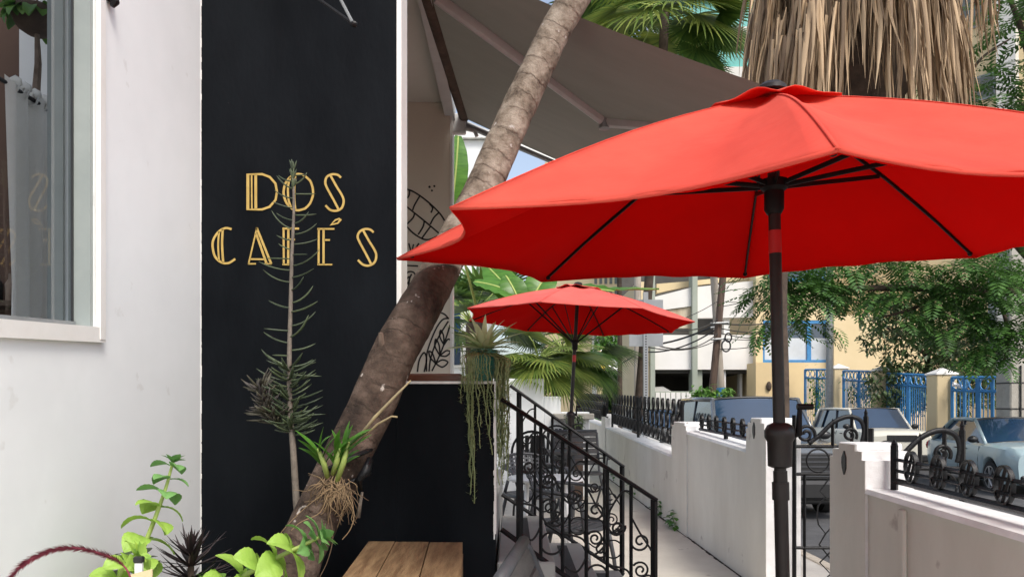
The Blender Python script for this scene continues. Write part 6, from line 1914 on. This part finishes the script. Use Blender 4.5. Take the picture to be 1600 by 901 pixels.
limbs = [([(12.6, 17.5, -0.4), (12.4, 17.4, 2.0), (12.2, 17.2, 4.2)], 0.28, 0.2),
         ([(12.2, 17.2, 4.0), P(1560, 455, 16.6), P(1480, 450, 16.0), P(1380, 450, 15.5), P(1290, 452, 15.0), P(1215, 460, 14.8)], 0.13, 0.02),
         ([(12.2, 17.2, 4.0), P(1590, 380, 16.2), P(1540, 300, 15.5), P(1490, 160, 15.0), P(1470, 130, 14.8)], 0.13, 0.02),
         ([(12.2, 17.2, 4.0), P(1640, 250, 16), P(1600, 60, 15.2), P(1560, -40, 15)], 0.12, 0.03),
         ([P(1490, 160, 15.0), P(1530, 95, 14.8), P(1580, 60, 14.6)], 0.04, 0.015), ([P(1590, 240, 15.8), P(1600, 175, 15), P(1585, 150, 14.8)], 0.04, 0.015),
         ([P(1480, 450, 16.0), P(1430, 480, 15.6), P(1380, 495, 15.4)], 0.05, 0.02), ([P(1560, 455, 16.6), P(1575, 520, 15.6), P(1570, 560, 15.2)], 0.05, 0.02)]
ft, fo_ = tree_base('feathery_tree', 'feathery green tree spreading over the far pavement and the parked cars', (12.6, 17.5, -0.4), limbs, M['bark_dark'])
b_ = MB()
def scatter(n, px, py, Y, ln, dr, wd=0.17):
    for i in range(n):
        x = random.uniform(*px); y = random.uniform(*py)
        p = P(x, y, random.uniform(*Y))
        a = random.uniform(0, 6.283)
        feather_frond(b_, p - fo_, (math.cos(a), math.sin(a) * 0.7, random.uniform(-0.25, 0.25)), random.uniform(*ln) * 1.15, 10, wd * 1.25, dr * random.uniform(0.4, 1.4))
scatter(390, (1255, 1610), (395, 468), (14.6, 17.0), (0.5, 0.85), 0.8)
scatter(130, (1180, 1300), (418, 470), (14.3, 15.5), (0.5, 0.8), 1.0)
scatter(26, (1188, 1215), (455, 520), (14.2, 14.8), (0.45, 0.7), 1.6, 0.15)
scatter(34, (1225, 1290), (460, 520), (14.2, 15.2), (0.45, 0.7), 1.5, 0.15)
scatter(200, (1400, 1620), (430, 520), (14.6, 16.6), (0.5, 0.85), 0.9)
scatter(110, (1520, 1620), (490, 560), (14.8, 15.8), (0.5, 0.8), 1.2)
scatter(60, (1560, 1640), (-30, 60), (14.2, 15.5), (0.5, 0.85), 0.7)
scatter(70, (1470, 1620), (95, 175), (14.4, 15.4), (0.45, 0.8), 0.7)
scatter(20, (1555, 1630), (50, 120), (14.4, 15.4), (0.45, 0.75), 0.7)
scatter(60, (1440, 1640), (200, 400), (14.6, 16.6), (0.5, 0.85), 0.8)
o = b_.build('crown', M['feather'], ft)
# broad-leaved tree behind the blue fence
random.seed(131)
limbs = [([(14.6, 26.8, -0.4), (14.5, 26.6, 1.5), (14.3, 26.5, 3.2)], 0.16, 0.1), ([(14.3, 26.5, 3.0), P(1400, 520, 26), P(1360, 500, 25.5)], 0.07, 0.02), ([(14.3, 26.5, 3.0), P(1480, 520, 26), P(1540, 500, 25)], 0.07, 0.02), ([(14.3, 26.5, 3.0), P(1440, 470, 26)], 0.07, 0.03), ([P(1400, 520, 26), P(1400, 495, 25.5), P(1398, 480, 25.3)], 0.035, 0.015)]
bt_, bo_ = tree_base('broadleaf_tree', 'darker broadleaved tree standing behind the blue fence', (14.6, 26.8, -0.4), limbs, M['bark_dark'])
b_ = MB()
def blobs(n, cx, cy, rx, ry, Y, sz, ph=1.0):
    for i in range(n):
        while True:
            u, v = random.uniform(-1, 1), random.uniform(-1, 1)
            if u * u + v * v < 1: break
        p = P(cx + u * rx, cy + v * ry, Y + random.uniform(-1, 1) * ph) - bo_
        a = random.uniform(0, 6.28)
        leaf(b_, p, (math.cos(a), math.sin(a), random.uniform(-0.9, 0.5)), (random.uniform(-0.5, 0.5), random.uniform(-0.5, 0.5), 1), random.uniform(0.7, 1.3) * sz, sz * 0.42, 0.6, 2, 0.1)
for (cx, cy, rx, ry, n) in ((1440, 560, 62, 62, 1500), (1400, 600, 48, 34, 600), (1505, 570, 55, 60, 1300), (1380, 490, 44, 30, 420), (1365, 530, 26, 22, 160), (1460, 500, 90, 36, 900), (1540, 600, 26, 34, 320), (1430, 620, 40, 22, 420), (1500, 630, 16, 50, 260)):
    blobs(n, cx, cy, rx, ry, 26.2, 0.24)
o = b_.build('crown', M['broad'], bt_)
# bushes
def bush(name, label, px, py, Y, rx, ry, n, sz, m, zb=-0.35, group=None):
    th = thing(name, label, 'bush', (P(px, py, Y).x, Y, zb), 0, group)
    o_ = th.location
    b_ = MB()
    st2 = MB()
    for i in range(n):
        u, v, w_ = random.gauss(0, 0.45), random.gauss(0, 0.45), random.gauss(0, 0.4)
        p = P(px + u * rx, py + v * ry, Y + w_ * 0.5) - o_
        a = random.uniform(0, 6.28)
        leaf(b_, p, (math.cos(a), math.sin(a), random.uniform(-0.6, 0.6)), (0, 0, 1), sz * random.uniform(0.7, 1.3), sz * 0.42, 0.8, 3, 0.1)
    for i in range(6):
        e = P(px + random.uniform(-0.6, 0.6) * rx, py + random.uniform(-0.3, 0.5) * ry, Y) - o_
        st2.tube([Vector((random.uniform(-0.05, 0.05), 0, 0)), e * 0.6, e], [0.02, 0.014, 0.006], 6)
    b_.build('foliage', m, th)
    st2.build('stem', M['bark_dark'], th)
    return th
random.seed(141)
bush('street_bush', 'bright green bush at the foot of the leaning utility pole', 1100, 617, 20.3, 22, 14, 260, 0.22, M['bush'])
bush('street_bush', 'small bright green bush right of the leaning utility pole', 1136, 612, 20.8, 8, 9, 70, 0.2, M['bush'])
bush('fence_vine', 'green vine on the blue railing behind the boxy car', 1385, 628, 26.5, 34, 16, 420, 0.14, M['bush'])
bush('fence_vine', 'green vine covering the farthest blue railing', 1278, 618, 32.2, 16, 40, 420, 0.16, M['bush'])
bush('fence_vine', 'dark green vine inside the railing between the far pillars', 1345, 610, 29.2, 26, 26, 420, 0.15, M['feather'])
bush('fence_vine', 'dark green vine inside the railing beside the nearest pillar', 1425, 622, 25.4, 30, 30, 520, 0.14, M['broad'])
bush('fence_vine', 'leafy vine inside the blue gate', 1500, 622, 23.0, 16, 44, 320, 0.16, M['broad'])
bush('flower_hedge', 'yellow flowering hedge behind the distant iron fence', 932, 640, 24.0, 16, 12, 420, 0.16, M['flower'])
bush('flower_hedge', 'low green hedge beneath the yellow flowers behind the distant fence', 935, 655, 23.0, 22, 12, 380, 0.18, M['bush'])
# far street trees at the end of the road
for i, (px, py, Y, rx, ry, n, lb) in enumerate(((948, 560, 50, 24, 48, 1500, 'rounded green tree far down the street behind the traffic signal'), (955, 610, 44, 16, 30, 800, 'low green tree far down the street beside the brown poles'))):
    th = thing('street_tree', lb, 'tree', (P(px, py, Y).x, Y, -0.5))
    o_ = th.location
    MB().tube([(0, 0, 0), (0.05, 0, 2), P(px, py, Y) - o_], [0.2, 0.16, 0.08], 8).build('trunk', M['bark_dark'], th, True)
    b_ = MB()
    for k in range(n):
        while True:
            u, v, w_ = random.uniform(-1, 1), random.uniform(-1, 1), random.uniform(-1, 1)
            if u * u + v * v + w_ * w_ < 1 and u * u + v * v + w_ * w_ > 0.15: break
        p = P(px + u * rx * (1 + 0.25 * math.sin(k)), py + v * ry, Y + w_ * 1.5) - o_
        a = random.uniform(0, 6.28)
        leaf(b_, p, (math.cos(a), math.sin(a), random.uniform(-0.7, 0.4)), (0, 0, 1), random.uniform(0.25, 0.45), 0.2, 0.6, 2, 0.1)
    b_.build('crown', M['bush'] if i == 0 else M['feather'], th)
